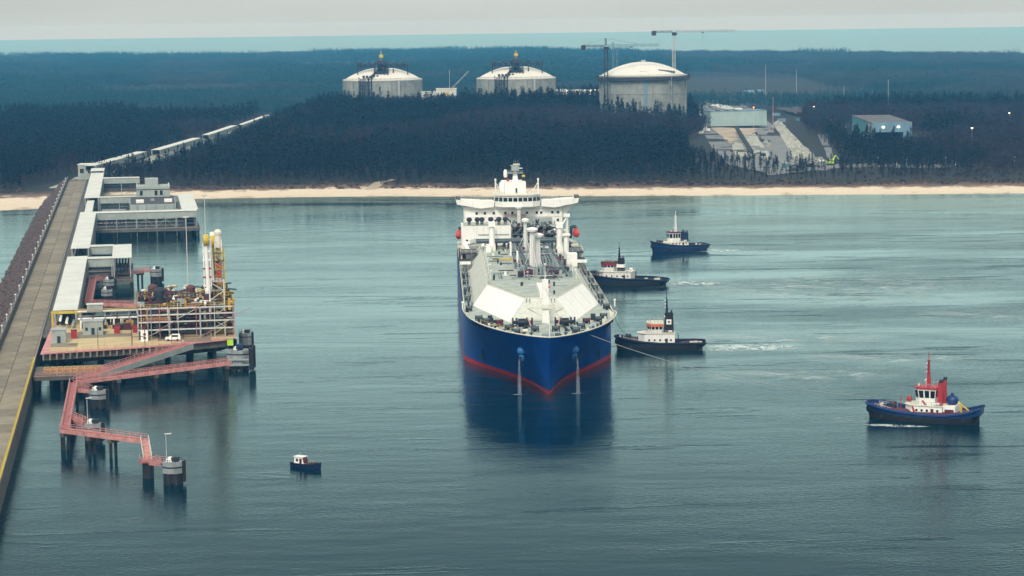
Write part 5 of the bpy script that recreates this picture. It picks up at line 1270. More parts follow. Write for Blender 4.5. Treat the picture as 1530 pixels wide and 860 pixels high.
# ================================================================ TUGS AND SMALL BOAT  (local x towards the bow, z=0 water)
def tug(label, bow, stern, cfg):
    bow, stern = Vector(bow), Vector(stern); L = (bow-stern).length; mid = (bow+stern)/2
    t = thing('tugboat', label, 'tugboat', (mid.x, mid.y, 0), math.atan2(bow.y-stern.y, bow.x-stern.x), 'tugs attending the gas carrier')
    h = L/2; B = cfg.get('beam', L*.165); zb, zm, zs = cfg.get('z', (4.4,2.5,3.0))
    # sections: fraction, half beam factor at water / at deck
    F = [-1,-.985,-.94,-.85,-.7,-.4,0,.4,.62,.78,.88,.95,.985,1]
    W = [.40,.52,.66,.80,.90,.96,1,.97,.84,.62,.42,.22,.10,.01]; D = [.55,.70,.84,.94,1,1,1,1,.97,.88,.74,.52,.30,.04]
    def sheer(f): return zm+(zb-zm)*max(0,(f+.05)/1.05)**1.7 if f > -.05 else zm+(zs-zm)*max(0,(-f-.4)/.6)**1.5
    def pt(f, sd, k, up=0):
        z = sheer(f)*k+up; i = F.index(f); w_ = W[i]*(1-k)+D[i]*k
        return Vector((f*h*(1+.05*k if f > .9 else 1)*(1 if f > -.9 or k > .3 else .93), sd*B*w_, z))
    ring = lambda k, up=0: [pt(f,-1,k,up) for f in F] + [pt(f,1,k,up) for f in F[::-1]]
    P = lambda mb, n, m_, par=t, sm=False: part(mb, n, m_, par, sm)
    P(MB().loft([[Vector((p.x*.96,p.y*.9,-1.6)) for p in ring(0)], ring(0), ring(.3), ring(.55)], closed=True), 'lower_hull', cfg.get('low','black'), sm=True)
    P(MB().loft([ring(.55), ring(.78), ring(1)], closed=True), 'hull', cfg['hull'], sm=True)
    P(MB().path([pt(f,-1,1)+Vector((0,-.08,-.28)) for f in F] , .3, 6).path([pt(f,1,1)+Vector((0,.08,-.28)) for f in F], .3, 6), 'rubbing_fender', cfg.get('fender','black'))
    P(MB().path([pt(f,-1,1) for f in F], .12, 5).path([pt(f,1,1) for f in F], .12, 5), 'bulwark_rail', cfg.get('rail','tugblue'))
    P(MB().add([Vector((p.x*.985,p.y*.96,p.z-1.05)) for p in ring(1)], [tuple(range(2*len(F)))]), 'deck', cfg.get('deck','maroon'))
    if cfg.get('bowfender',1): P(MB().ball((h*1.0,0,zb*.55),1.1,10,.7,1.6,1.1), 'bow_fender', 'black')
    for k_ in range(7):
        f = -.75+.24*k_; yy = B*1.0+.1
        for sd in (-1,1): P(MB().tube((f*h,sd*yy-.12,1.2),(f*h,sd*yy+.12,1.2),.5,9), 'tyre_fender', 'black')
    hx0, hx1 = cfg['house'][0]*h, cfg['house'][1]*h; hz0 = zm-1.1; hz1 = hz0+cfg.get('househ',3.2); hw = B*.78
    hs_ = P(MB().prism([(hx0,-hw),(hx1-2.0,-hw),(hx1,-hw*.45),(hx1,hw*.45),(hx1-2.0,hw),(hx0,hw)], hz0, hz1), 'deckhouse', 'white')
    P(MB().prism([(hx0-.2,-hw-.2),(hx1-1.8,-hw-.2),(hx1+.3,-hw*.45),(hx1+.3,hw*.45),(hx1-1.8,hw+.2),(hx0-.2,hw+.2)], hz1+.01, hz1+.14), 'boat_deck', cfg.get('deck2','cream'), hs_)
    nwin = 5
    for sd in (-1,1):
        for k_ in range(nwin):
            x = hx0+1.2+(hx1-hx0-4.6)*k_/(nwin-1); P(MB().tube((x,sd*(hw-.03),hz0+1.9),(x,sd*(hw+.05),hz0+1.9),.34,10), 'porthole', 'glass', hs_)
        P(MB().bb(hx0+2.2,hx0+3.0,sd*(hw+.01),sd*(hw+.07),hz0+.5,hz0+2.4), 'door', cfg.get('door','dark'), hs_)
        P(MB().rail([(hx0,sd*(hw+.1),hz1+.1),(hx1-2,sd*(hw+.1),hz1+.1)],1.0,1.4,.05), 'deck_railing', 'galv', hs_)
    # wheelhouse
    wx0, wx1 = cfg['wheel'][0]*h, cfg['wheel'][1]*h; ww = cfg.get('ww',2.6); wz0 = hz1+.15; base = cfg.get('whbase',1.2); wz1 = wz0+base+cfg.get('whh',2.5)
    wl = [(wx0,-ww),(wx1-1.2,-ww),(wx1,-ww*.5),(wx1,ww*.5),(wx1-1.2,ww),(wx0,ww)]
    wup = [(x*1+(.35 if x > (wx0+wx1)/2 else -.25), y*1.1) for x,y in wl]
    P(MB().prism(wl, wz0, wz0+base), 'wheelhouse_base', 'white', hs_) if base > .2 else None
    wh = P(MB().prism(wl, wz0+base+.005, wz1, wup), 'wheelhouse', cfg.get('whmat','white'), t)
    P(MB().prism([(x*1.0+(.4 if x > (wx0+wx1)/2 else -.4), y*1.16) for x,y in wl], wz1+.01, wz1+.42), 'wheelhouse_roof', cfg['roof'], wh)
    if cfg.get('band'): P(MB().prism([(x+(.42 if x > (wx0+wx1)/2 else -.32), y*1.13) for x,y in wl], wz1-.75, wz1-.02), 'orange_band' if cfg['band']=='orange' else 'roof_band', cfg['band'], wh)
    z0, z1 = wz0+base+.7, wz1-(.85 if cfg.get('band') else .35); n = len(wl)
    for i in range(n):
        a, b = Vector((*wl[i],0)), Vector((*wl[(i+1)%n],0)); au, bu = Vector((*wup[i],0)), Vector((*wup[(i+1)%n],0)); Ls = (b-a).length; k = max(1, round(Ls/1.25))
        nn = Vector(((b-a).y, -(b-a).x, 0)).normalized()
        if nn.dot((a+b)/2-Vector(((wx0+wx1)/2,0,0))) < 0: nn = -nn
        for j in range(k):
            f0, f1 = (j+.12)/k, (j+.88)/k
            def q(f, z): 
                r_ = (z-wz0-base)/(wz1-wz0-base); return a.lerp(b,f).lerp(au.lerp(bu,f), r_)+Vector((0,0,z))
            Q = [q(f0,z0),q(f1,z0),q(f1,z1),q(f0,z1)]
            P(MB().hexa([p+nn*.01 for p in Q],[p+nn*.07 for p in Q]), 'window', 'glass', wh)
    # mast
    mx_ = cfg['mast'][0]*h; mtop = cfg['mast'][1]*1.05; mm = cfg['mast'][2]
    ms = P(MB().hexa([(mx_-.5,-.4,wz1+.3),(mx_+.5,-.4,wz1+.3),(mx_+.5,.4,wz1+.3),(mx_-.5,.4,wz1+.3)],[(mx_-.22,-.2,mtop),(mx_+.22,-.2,mtop),(mx_+.22,.2,mtop),(mx_-.22,.2,mtop)]), 'mast', mm)
    P(MB().tube((mx_,0,mtop),(mx_,0,mtop+2.2),.1,5), 'mast_pole', mm, ms)
    for k_, z in enumerate((mtop-.4, mtop-1.8, mtop-3.0)): P(MB().bb(mx_-.15,mx_+.15,-1.5+.3*k_,1.5-.3*k_,z,z+.16), 'yard', cfg.get('yard', mm), ms)
    P(MB().bb(mx_+.5,mx_+.8,-1.2,1.2,wz1+2.0,wz1+2.25).tube((mx_+.6,0,wz1+.4),(mx_+.6,0,wz1+2.0),.12,5), 'radar', 'white', ms)
    for k_ in range(3): P(MB().ball((mx_+.4,0,mtop-.9-1.1*k_),.24,6), 'mast_light', 'white', ms)
    # funnels
    for sd in cfg.get('fsides',(-1,1)):
        fx, fl, fw, fz = cfg['funnel'][0]*h, cfg['funnel'][1], cfg['funnel'][2], cfg['funnel'][3]; y = sd*B*.45
        fu = P(MB().prism([(fx-fl/2,y-fw/2),(fx+fl/2,y-fw/2),(fx+fl/2,y+fw/2),(fx-fl/2,y+fw/2)], hz0+.5, fz, [(fx-fl*.42,y-fw*.42),(fx+fl*.34,y-fw*.42),(fx+fl*.34,y+fw*.42),(fx-fl*.42,y+fw*.42)]), 'funnel', cfg['fmat'])
        for k_ in (-.2,.2): P(MB().tube((fx+k_*fl,y,fz-.2),(fx+k_*fl-.4,y,fz+.9),.22,7), 'exhaust_pipe', 'black', fu)
        if cfg.get('emblem'):
            for sg in (-1,1):
                em = P(MB().bb(fx-.85,fx+.75,y+sg*(fw*.5)-.03,y+sg*(fw*.5)+.04,fz-3.6,fz-2.0), 'funnel_emblem', 'white', fu)
                P(MB().bb(fx-.35,fx+.25,y+sg*(fw*.5+.05)-.02,y+sg*(fw*.5+.05)+.02,fz-3.1,fz-2.5), 'emblem_mark', 'navy', fu)
        if cfg.get('fband'): P(MB().prism([(fx-fl*.52,y-fw*.52),(fx+fl*.52,y-fw*.52),(fx+fl*.52,y+fw*.52),(fx-fl*.52,y+fw*.52)], hz1+1.6, hz1+2.9), 'funnel_band', 'white', fu)
    # winch, bitts, deck gear
    wx = cfg.get('winch',.62)*h; dz = sheer(min(F, key=lambda q: abs(q-cfg.get('winch',.62))))-1.0
    wi = P(MB().tube((wx,-1.3,dz+1.0),(wx,1.3,dz+1.0),.85,12), 'towing_winch', cfg.get('winchmat','maroon')); P(MB().bb(wx-.9,wx+.9,-1.7,-1.35,dz,dz+1.9).bb(wx-.9,wx+.9,1.35,1.7,dz,dz+1.9), 'winch_frame', 'dark', wi)
    P(MB().tube((wx+2.6,-.7,dz),(wx+2.6,-.7,dz+1.6),.25,8).tube((wx+2.6,.7,dz),(wx+2.6,.7,dz+1.6),.25,8).tube((wx+2.6,-1.1,dz+1.2),(wx+2.6,1.1,dz+1.2),.2,8), 'towing_bitts', 'cream')
    random.seed(int(L*100))
    for k_ in range(12):
        x = random.uniform(-.9,-.45)*h; y = random.uniform(-.6,.6)*B; s_ = random.uniform(.3,.9); z = zm-1.0
        P(MB().bb(x-s_,x+s_,y-s_*.6,y+s_*.6,z,z+random.uniform(.4,1.2)), 'deck_gear', random.choice(['dark','maroon','cream','black','galv','rust']))
    for sd in (-1,1): P(MB().lathe([(.35,-.6),(.42,0),(.35,.6)],10,(hx0+1.4,sd*(hw-.5),hz1+.6),'x'), 'life_raft', 'white', hs_)
    P(MB().rail([(wx0,-ww,wz1+.43),(wx1-.8,-ww,wz1+.43),(wx1-.3,0,wz1+.43),(wx1-.8,ww,wz1+.43),(wx0,ww,wz1+.43)],.9,1.1,.045), 'roof_railing', 'galv', wh)
    for k_ in range(3): P(MB().tube((wx0+.5+.9*k_,-ww*.7+.8*k_,wz1+.43),(wx0+.5+.9*k_,-ww*.7+.8*k_,wz1+2.2+.6*(k_%2)),.04,4), 'whip_antenna', 'galv', wh)
    P(MB().box((wx1-.7,ww*.5,wz1+.9),(.5,.5,.5)).tube((wx1-.7,ww*.5,wz1+.4),(wx1-.7,ww*.5,wz1+.8),.08,5), 'searchlight', 'white', wh)
    P(MB().rail([(.55*h,-B*.7,sheer(.62)-1.0),(.86*h,-B*.45,sheer(.88)-1.0)],1.0,1.0,.05).rail([(.55*h,B*.7,sheer(.62)-1.0),(.86*h,B*.45,sheer(.88)-1.0)],1.0,1.0,.05), 'foredeck_railing', 'cream')
    P(MB().tube((hx0-1.2,-1.2,zm-1),(hx0-1.2,-1.2,zm+2.2),.12,6).tube((hx0-1.2,1.2,zm-1),(hx0-1.2,1.2,zm+2.2),.12,6).tube((hx0-1.2,-1.6,zm+2.0),(hx0-1.2,1.6,zm+2.0),.14,6), 'tow_gantry', 'dark')
    return t, zm, hz0, hz1, h, hw, hx0, hx1
# 1: nearest, lower right: blue hull, white house with red stripes, red roof, funnels and mast
t4 = tug('nearest tug at lower right with white house, red wheelhouse roof and red mast', at(1299,622), at(1467,632), dict(hull='tugblue', low='black', fender='tugblue', house=(-.36,.32), wheel=(-.22,.14), roof='red', mast=(-.06,15.0,'red'), yard='maroon', funnel=(-.30,1.3,1.2,10.2), fmat='red', z=(4.3,2.3,4.3), winch=.60, househ=3.0, ww=2.7, whh=2.9, rail='tugblue', deck='maroon', door='maroon'))
T, zm, hz0, hz1, h, hw, hx0, hx1 = t4
for sd in (-1,1):
    part(MB().hexa([(hx1-3.6,sd*(hw+.02),hz0+.2),(hx1-2.9,sd*(hw+.02),hz0+.2),(hx1-2.9,sd*(hw+.09),hz0+.2),(hx1-3.6,sd*(hw+.09),hz0+.2)],[(hx1-2.5,sd*(hw+.02),hz1),(hx1-2.05,sd*(hw+.02),hz1),(hx1-2.05,sd*(hw+.09),hz1),(hx1-2.5,sd*(hw+.09),hz1)]), 'red_stripe', 'red', T)
    part(MB().hexa([(hx1-5.8,sd*2.74,hz1+.2),(hx1-5.2,sd*2.74,hz1+.2),(hx1-5.2,sd*2.8,hz1+.2),(hx1-5.8,sd*2.8,hz1+.2)],[(hx1-5.0,sd*2.74,hz1+1.3),(hx1-4.4,sd*2.74,hz1+1.3),(hx1-4.4,sd*2.8,hz1+1.3),(hx1-5.0,sd*2.8,hz1+1.3)]), 'red_stripe', 'red', T)
part(MB().ball((-.48*h,0,5.6),1.6,12,1.1,1,.85).tube((-.48*h,0,6.6),(-.48*h,0,7.5),.4,8), 'covered_workboat', 'tugblue', T, True)
part(MB().tube((-.66*h,1.5,2.4),(-.66*h,1.5,4.8),.28,8).tube((-.66*h,1.5,4.8),(-.78*h,1.0,3.2),.22,7).tube((-.66*h,1.5,4.8),(-.60*h,1.2,5.4),.22,7), 'deck_crane', 'yellow', T)
part(MB().bb(-.58*h,-.37*h,-hw*.9,hw*.9,1.3,4.4), 'aft_house', 'white', T); part(MB().bb(-.56*h,-.40*h,hw*.9+.02,hw*.9+.1,1.5,3.6).bb(-.56*h,-.40*h,-hw*.9-.1,-hw*.9-.02,1.5,3.6), 'maroon_panel', 'maroon', T)
part(MB().ball((.30*h,-1,hz1+1.0),.8,8).tube((.42*h,.8,3),(.42*h,.8,6.2),.1,5), 'bow_fire_monitor', 'red', T)
# 2: pushing at the carrier's flank, black hull, orange-topped wheelhouse, tall black funnel with a white emblem
tug('black tug with orange wheelhouse band and tall black funnel pushing at the carrier bow', at(922,521), at(1054,520), dict(hull='navy', low='black', house=(-.30,.52), wheel=(-.02,.30), roof='cream', band='orange', mast=(-.13,15.5,'navy'), funnel=(-.17,3.4,2.6,11.5), fsides=(0,), fmat='black', emblem=1, z=(4.4,2.4,2.4), winch=.74, ww=3.0, househ=3.9, base=.6, whbase=.5, whh=2.4, rail='navy', deck='navy', door='dark', winchmat='navy'))
# 3: behind, red-topped wheelhouse
a3 = at(998,426); d3 = (at(998,426)-at(868,424)).normalized()
t3 = tug('black tug with dark red wheelhouse band half hidden behind the carrier flank', a3-d3*33.5, a3, dict(hull='navy', low='black', house=(-.16,.62), wheel=(.26,.56), roof='maroon', band='red', mast=(.16,14.0,'navy'), funnel=(.12,3.0,2.4,10.6), fsides=(0,), fmat='black', fband=1, z=(5.2,3.0,2.4), winch=.78, ww=2.9, househ=3.4, whbase=1.0, whh=2.3, rail='navy', deck='navy', winchmat='navy'))
# 4: farthest, blue hull, white house and white mast
tug('farthest tug with bright blue hull, white wheelhouse and tall white mast', at(975,377), at(1057,373), dict(hull='tugblue', low='navy', house=(-.20,.62), wheel=(.08,.42), roof='maroon', mast=(.16,15.5,'white'), funnel=(-.16,1.8,1.4,8.6), fmat='navy', z=(5.2,3.0,3.0), winch=.74, househ=2.4, whbase=1.2, whh=2.9, ww=2.6, rail='tugblue', deck='clad'))
# small launch
b0, b1 = at(437,696), at(479,701)
bt = thing('launch', 'small dark launch with a white cabin alone on the water near the jetty', 'boat', ((b0.x+b1.x)/2,(b0.y+b1.y)/2,0), math.atan2(b1.y-b0.y,b1.x-b0.x))
h = (b1-b0).length/2; F = [-1,-.9,-.5,0,.45,.75,.92,1]; W = [.80,.86,.95,1,.92,.66,.32,.03]
rg = lambda k, z0, z1: [Vector((f*h*(1+.06*k if f > .5 else 1), -1.25*w_*(.75+.25*k), z0+(z1-z0)*max(0,f)**2)) for f, w_ in zip(F,W)] + [Vector((f*h*(1+.06*k if f > .5 else 1), 1.25*w_*(.75+.25*k), z0+(z1-z0)*max(0,f)**2)) for f, w_ in list(zip(F,W))[::-1]]
part(MB().loft([rg(0,-.5,-.3), rg(.5,.3,.5), rg(1,1.0,1.55)], closed=True), 'hull', 'navy', bt, True); part(MB().add(rg(.9,.75,1.0), [tuple(range(16))]), 'deck', 'dark', bt)
part(MB().path(rg(1,1.0,1.55)[:8],.12,5).path(rg(1,1.0,1.55)[8:],.12,5), 'fender', 'black', bt)
cb = part(MB().hexa([(-.72*h,-.95,.8),(-.02*h,-.95,.8),(-.02*h,.95,.8),(-.72*h,.95,.8)],[(-.68*h,-.85,2.5),(-.14*h,-.85,2.5),(-.14*h,.85,2.5),(-.68*h,.85,2.5)]), 'cabin', 'white', bt)
part(MB().bb(-.74*h,-.08*h,-1.0,1.0,2.51,2.66), 'cabin_roof', 'white', cb)
for sd in (-1,1): part(MB().bb(-.56*h,-.42*h,sd*.88,sd*.96,1.5,2.15), 'window', 'glass', cb); part(MB().bb(-.32*h,-.16*h,sd*.88,sd*.98,1.0,2.2), 'red_panel', 'maroon', cb)
part(MB().hexa([(-.04*h,-.8,1.2),(.0*h,-.8,1.2),(.0*h,.8,1.2),(-.04*h,.8,1.2)],[(-.13*h,-.75,2.4),(-.09*h,-.75,2.4),(-.09*h,.75,2.4),(-.13*h,.75,2.4)]), 'windscreen', 'maroon', cb)
part(MB().bb(.1*h,.4*h,-.5,.5,.95,1.5).bb(.55*h,.66*h,-.3,.3,1.1,1.7), 'engine_box', 'maroon', bt); part(MB().rail([(.3*h,-.9,1.1),(.75*h,-.6,1.4)],.7,.6,.05), 'bow_rail', 'galv', bt)
part(MB().tube((-.4*h,0,2.66),(-.4*h,0,3.6),.05,5), 'antenna', 'galv', bt)
# ---- tow lines
def line(label, a, b, sag, r=.09):
    a, b = Vector(a), Vector(b); pts = []
    for i in range(25):
        f = i/24; p = a.lerp(b, f); p.z -= sag*4*f*(1-f); pts.append(p-a)
    o = MB().path(pts, r, 5).build('tow_line', M['rope'], loc=a); tag(o, label, 'rope', 'tow lines of the tugs'); return o
SM = Matrix.Translation((0.7,927.1,0)) @ Matrix.Rotation(R(-88.16),4,'Z')
line('long tow line from the carrier bow to the nearest tug', SM @ Vector((283,12.2,15.8)), at(1299,610)+Vector((0,0,3.2)), 3.0)
line('faint tow line from the carrier stern to the farthest tug', SM @ Vector((20,22.6,17)), at(976,370)+Vector((0,0,4.2)), 3.0, .07)
line('short slack line from the carrier side to the black tug pushing at its bow', SM @ Vector((215,22.9,15.6)), at(935,512)+Vector((0,0,3.0)), 1.5, .07)
# ---- propeller wash
foam_patch('propeller_wash', 'white churned water behind the black tug pushing at the bow', at(1122,519), 20, 10, .05); foam_patch('propeller_wash', 'dense white boil right behind the stern of the black tug at the bow', at(1086,518), 8, 5, .05)
foam_patch('propeller_wash', 'white churned water behind the tug half hidden by the carrier', at(1037,423), 13, 11, .05)
foam_patch('bow_wash', 'white foam along the waterline of the nearest tug', at(1338,636), 9, 2.2, -.25); foam_patch('bow_wash', 'ring of foam off the bow of the nearest tug', at(1275,626), 6.5, 5.0, 0, 'foamthin')
foam_patch('wake_streaks', 'long thin wake streaks trailing across the right of the basin', at(1260,430), 75, 60, .05, 'foamthin', .03)
foam_patch('wake_streaks', 'churned pale water spreading right of the two middle tugs', at(1160,505), 42, 26, .05, 'foamthin', .035)
foam_patch('wake_streaks', 'broad pale swirl above the nearest tug', at(1330,535), 30, 16, -.05, 'foamthin', .03)
foam_patch('wake_streaks', 'pale swirl near the right picture edge behind the nearest tug', at(1480,470), 30, 20, .05, 'foamthin', .03)
foam_patch('wake_streaks', 'pale wake streaks behind the farthest tug', at(1110,376), 22, 12, .05, 'foamthin', .03)

foam_patch('propeller_wash', 'churned wake tailing right from the stern of the farthest tug', at(1075,374), 10, 8, .05)
foam_patch('wake_streaks', 'curling wash lines between the middle and nearest tugs', at(1200,560), 34, 18, .12, 'foamthin', .03)
# ================================================================ LAND: TANKS, CRANES, SITE, HALLS
def ground(x, y): return elev(x, y)
def lng_tank(label, x, y, ztop_, r=39.5, z0=6.0, kind=0):
    t = thing('storage_tank', label, 'storage tank', (x, y, z0), 0, 'domed gas storage tanks'); H = ztop_-z0
    part(MB().lathe([(r,0),(r,H)],72), 'wall', 'tankwall', t, True)
    rise = 11.5; prof = [(r+.3,H-.9),(r+.5,H),(r-.2,H+.5)] + [((r-1.5)*math.cos(a*math.pi/2/8*0+0)*0+ (r-1.5)*(1-(i/10)), H+.5+rise*(1-(1-i/10)**2)) for i, a in enumerate(range(10))] + [(.4,H+.5+rise)]
    part(MB().lathe(prof,72), 'dome', 'tankroof', t, True)
    for k_ in range(18 if kind == 0 else 12):
        a = 2*math.pi*(k_+.3)/(18 if kind == 0 else 12)
        if math.sin(a) > .3: continue
        part(MB().box((0,0,0),(.9,1.0 if k_%6 else 3.0,H-1.2)), 'buttress', 'tankwall', t).matrix_local = Matrix.Translation(((r+.3)*math.cos(a),(r+.3)*math.sin(a),(H-1.2)/2)) @ Matrix.Rotation(a,4,'Z')
    for z in (H*.35,H*.68): part(MB().lathe([(r+.05,z-.2),(r+.45,z-.15),(r+.45,z+.15),(r+.05,z+.2)],72), 'ring_beam', 'clad', t)
    if kind == 0:
        part(MB().rail([((r+.2)*math.cos(a),(r+.2)*math.sin(a),H+.3) for a in [math.pi*(1+i/24) for i in range(25)]],1.4,4,.12), 'roof_railing', 'steeldark', t)
        pl = part(MB().bb(-7.5,7.5,-30,-12,H+7.6,H+8.1).bb(-7,7,-29,-13,H+11.6,H+12.1).bb(-6,6,-28,-14,H+15.2,H+15.7), 'pump_platform', 'steeldark', t)
        mb = MB()
        for xx in (-7,-3.5,0,3.5,7):
            for yy in (-29.5,-21,-12.5): mb.tube((xx,yy,H+3),(xx*.85,yy,H+18.4),.42,4)
        for k_ in range(22): mb.tube((random.uniform(-7,7),random.uniform(-29,-13),H+4.5),(random.uniform(-6,6),random.uniform(-28,-13),H+17),.4,4)
        part(mb, 'platform_frame', 'steeldark', pl)
        part(MB().bb(-4,4,-27,-17,H+15.75,H+19.5), 'valve_house', 'steeldark', pl)
        part(MB().tube((0,-20,H+19.5),(0,-20,H+28),.45,5).bb(-2,2,-22,-18,H+22,H+25), 'vent_stack', 'yellow', pl)
        part(MB().truss((-24,-16,H+13.6),(-7,-18,H+13.6),3,3.6,6,.5).truss((7,-18,H+13.6),(26,-15,H+13.6),3,3.2,6,.5), 'pipe_bridge', 'steeldark', pl)
        part(MB().tube((-24,-16,H+4),(-24,-16,H+18.5),.6,5).tube((26,-15,H+4),(26,-15,H+17.5),.6,5).tube((12,-22,H+3),(12,-22,H+11),.7,5), 'bridge_leg', 'steeldark', pl)
        for k_ in range(6): part(MB().box((-21+8.6*k_,-17,H+16.2),(3.6,2.4,2.2)), 'roof_equipment', 'steeldark', pl)
        for k_ in range(5): part(MB().box((-17+3.4*k_,-33+.4*k_,H+3.6),(2.4,2.0,2.2)), 'edge_equipment', 'steeldark', t)
        for k_ in range(7): part(MB().tube((-20+1.8*k_,-36.4-.25*k_,H-14+random.uniform(-8,2)),(-20+1.8*k_,-36.4-.25*k_,H+1.8),.35,5), 'riser_pipe', 'steeldark', t)
        for k_ in range(4): part(MB().bb(-21,-8,-39.2,-37.6,H-12+3.4*k_,H-11.7+3.4*k_), 'pipe_rack_level', 'steeldark', t)
        tw = part(MB().truss((-19,-36.5,0),(-19,-36.5,H+3),5,5,10,.35), 'stair_tower', 'steeldark', t)
        part(MB().tube((-12,-38.8,0),(-12,-38.8,H+2),.8,6).tube((-9,-39.6,0),(-9,-39.6,H+2),.6,6), 'down_pipe', 'steeldark', t)
        part(MB().tube((-9,-39,H+2),(-5,-24,H+8),.7,6).tube((-12,-38,H+2),(-5.5,-22,H+8),.6,6), 'roof_pipe', 'steeldark', t)
        part(MB().bb(17,19,-37.5,-35.6,0,H), 'pale_panel', 'galv', t)
    else:
        part(MB().lathe([(r+.3,H-4.4),(r+2.8,H-4.0),(r+2.8,H-1.4),(r+.5,H-1.2)],60), 'walkway_ring', 'steeldark', t); part(MB().rail([((r+2.5)*math.cos(a),(r+2.5)*math.sin(a),H-1.6) for a in [math.pi*(.95+1.1*i/30) for i in range(31)]],2.6,3,.16), 'ring_railing', 'steeldark', t)
        part(MB().box((0,-2,H+rise+1.2),(4,4,1.6)), 'dome_hatch', 'galv', t)
        for k_ in range(7): part(MB().box((13+2.4*k_*.9,-27+.5*k_,H+4.6-.25*k_),(1.8,1.4,1.8)), 'roof_equipment', 'steeldark', t)
        for k_ in range(4): part(MB().box((-4+1.5*k_,-31,H+3.4),(1.1,1.1,1.4)), 'roof_equipment', 'dark', t)
        part(MB().bb(-1.5,1.5,-r-.6,-r+.4,0,H-2.4), 'wall_pilaster', 'greybld', t); part(MB().truss((22,-35,0),(22,-35,H),2.2,2.2,12,.25), 'scaffold_tower', 'galv', t)
    return t
lng_tank('left of the two finished tanks with dark steelwork on its pale dome', -127.5, 2330, 47.6)
lng_tank('right of the two finished tanks, directly behind the carrier, with dark roof steelwork', 7.0, 2330, 47.4)
lng_tank('plain tank under construction ringed by a dark walkway beside the tower cranes', 120.3, 2080, 54.4, 39.2, 6.0, 1)
# tower cranes
def tower_crane(label, x, y, z0, hz_, jib, cj, ang, mat, apex=8.0, w_=2.2):
    t = thing('tower_crane', label, 'crane', (x, y, z0), ang); H = hz_-z0
    part(MB().truss((0,0,0),(0,0,H),w_,w_,int(H/3.5),.26), 'mast', mat, t)
    part(MB().bb(-1.5,1.5,-1.5,1.5,0,1.2), 'base', 'concrete', t)
    part(MB().truss((1,0,H+1.0),(jib,0,H+1.0),1.5,1.8,int(jib/3.5),.2), 'jib', 'galv' if mat != 'steeldark' else 'greybld', t)
    part(MB().truss((-1,0,H+1.0),(-cj,0,H+1.0),1.5,1.4,int(cj/3),.22), 'counter_jib', 'steeldark', t); part(MB().bb(-cj-1,-cj+3,-1.4,1.4,H-2.4,H+1.6), 'counterweight', 'steeldark', t)
    part(MB().bb(-1.6,2.0,-1.6,1.6,H-2.6,H+.2), 'slewing_unit', 'steeldark', t); part(MB().bb(.6,2.6,-2.8,-1.3,H-2.4,H-.2), 'cab', 'steeldark', t)
    if apex:
        part(MB().truss((0,0,H+1),(0,0,H+apex),1.1,1.1,4,.18), 'apex_tower', mat, t); part(MB().tube((0,0,H+apex),(jib*.62,0,H+2),.1,4).tube((0,0,H+apex),(-cj+1,0,H+2),.1,4), 'tie_bar', 'steeldark', t)
    part(MB().bb(jib*.45,jib*.45+2,-.7,.7,H-.8,H+.2).tube((jib*.45+1,0,H-.8),(jib*.45+1,0,H-9),.08,4), 'trolley', 'steeldark', t)
    return t
tower_crane('dark tower crane with an apex at the left edge of the unfinished tank', 85.5, 2044, 5, 80.5, 48, 21, .12, 'steeldark', 7.5, 3.0)
tower_crane('pale flat-top tower crane with long jib rising right of the unfinished tank dome', 148.5, 2086, 5, 92.0, 56, 19, .03, 'cranewhite', 0, 2.2)
t = thing('lattice_mast', 'short pale twin lattice mast behind the left tower crane', 'mast', (98, 2135, 5), 0)
part(MB().truss((-2,0,0),(-2,0,79),1.5,1.5,20,.2), 'mast', 'greybld', t); part(MB().truss((1.6,0,0),(1.6,0,74),1.2,1.2,20,.16), 'mast', 'greybld', t)
# ancillary buildings near the tanks
def shed(name, label, x, y, z, d, rz, wall, roof, cat='building', gable=0.0, bays=0):
    t = thing(name, label, cat, (x, y, z), rz); a, b, h = d[0]/2, d[1]/2, d[2]
    part(MB().bb(-a,a,-b,b,0,h), 'wall', wall, t)
    if gable: part(MB().add([(-a-.4,-b-.4,h),(a+.4,-b-.4,h),(a+.4,b+.4,h),(-a-.4,b+.4,h),(-a-.4,0,h+gable),(a+.4,0,h+gable)], [(0,1,5,4),(2,3,4,5),(0,4,3),(1,2,5),(3,2,1,0)]), 'roof', roof, t)
    else: part(MB().bb(-a-.4,a+.4,-b-.4,b+.4,h+.01,h+.6), 'roof', roof, t)
    for i in range(bays):
        x_ = -a+(i+.5)*2*a/bays; part(MB().bb(x_-a/bays*.5,x_+a/bays*.5,-b-.08,-b-.01,h*.45,h*.75), 'window', 'glass', t)
    return t
p = atY(667,137,2310); shed('compressor_house','white flat building between the two finished tanks',p.x,2310,8,(20,14,p.z-8+3),0,'roof','roof',bays=4)
p = atY(865,138,2300); shed('process_hall','long low white roof between the right finished tank and the unfinished one',p.x,2300,8,(44,18,p.z-8+1),0,'white','white',gable=2)
p = atY(838,136,2340); shed('process_hall','small white gabled roof just right of the right finished tank',p.x,2345,8,(9,12,p.z-8),0,'white','white',gable=2)
p = atY(640,140,2290); shed('utility_house','low pale roof right beside the left finished tank',p.x,2300,8,(14,9,p.z-8+1),0,'roof','galv',gable=1.5)
a, b = atY(668,139,2290), atY(700,106,2290); mc = thing('mobile_crane', 'mobile crane with a long thin boom slanting up between the finished tanks', 'crane', (a.x, 2290, 8), 0)
part(MB().truss((0,0,a.z-8),(b.x-a.x,0,b.z-8),1.0,1.0,16,.16), 'boom', 'cranewhite', mc); part(MB().bb(-5,4,-1.5,1.5,1,3.4).bb(-2,2,-1.5,1.5,3.41,a.z-7), 'carrier', 'yellow', mc)
for x in (-4,-2.2,1,3): part(MB().tube((x,-1.7,.8),(x,1.7,.8),.8,10), 'wheel', 'black', mc)
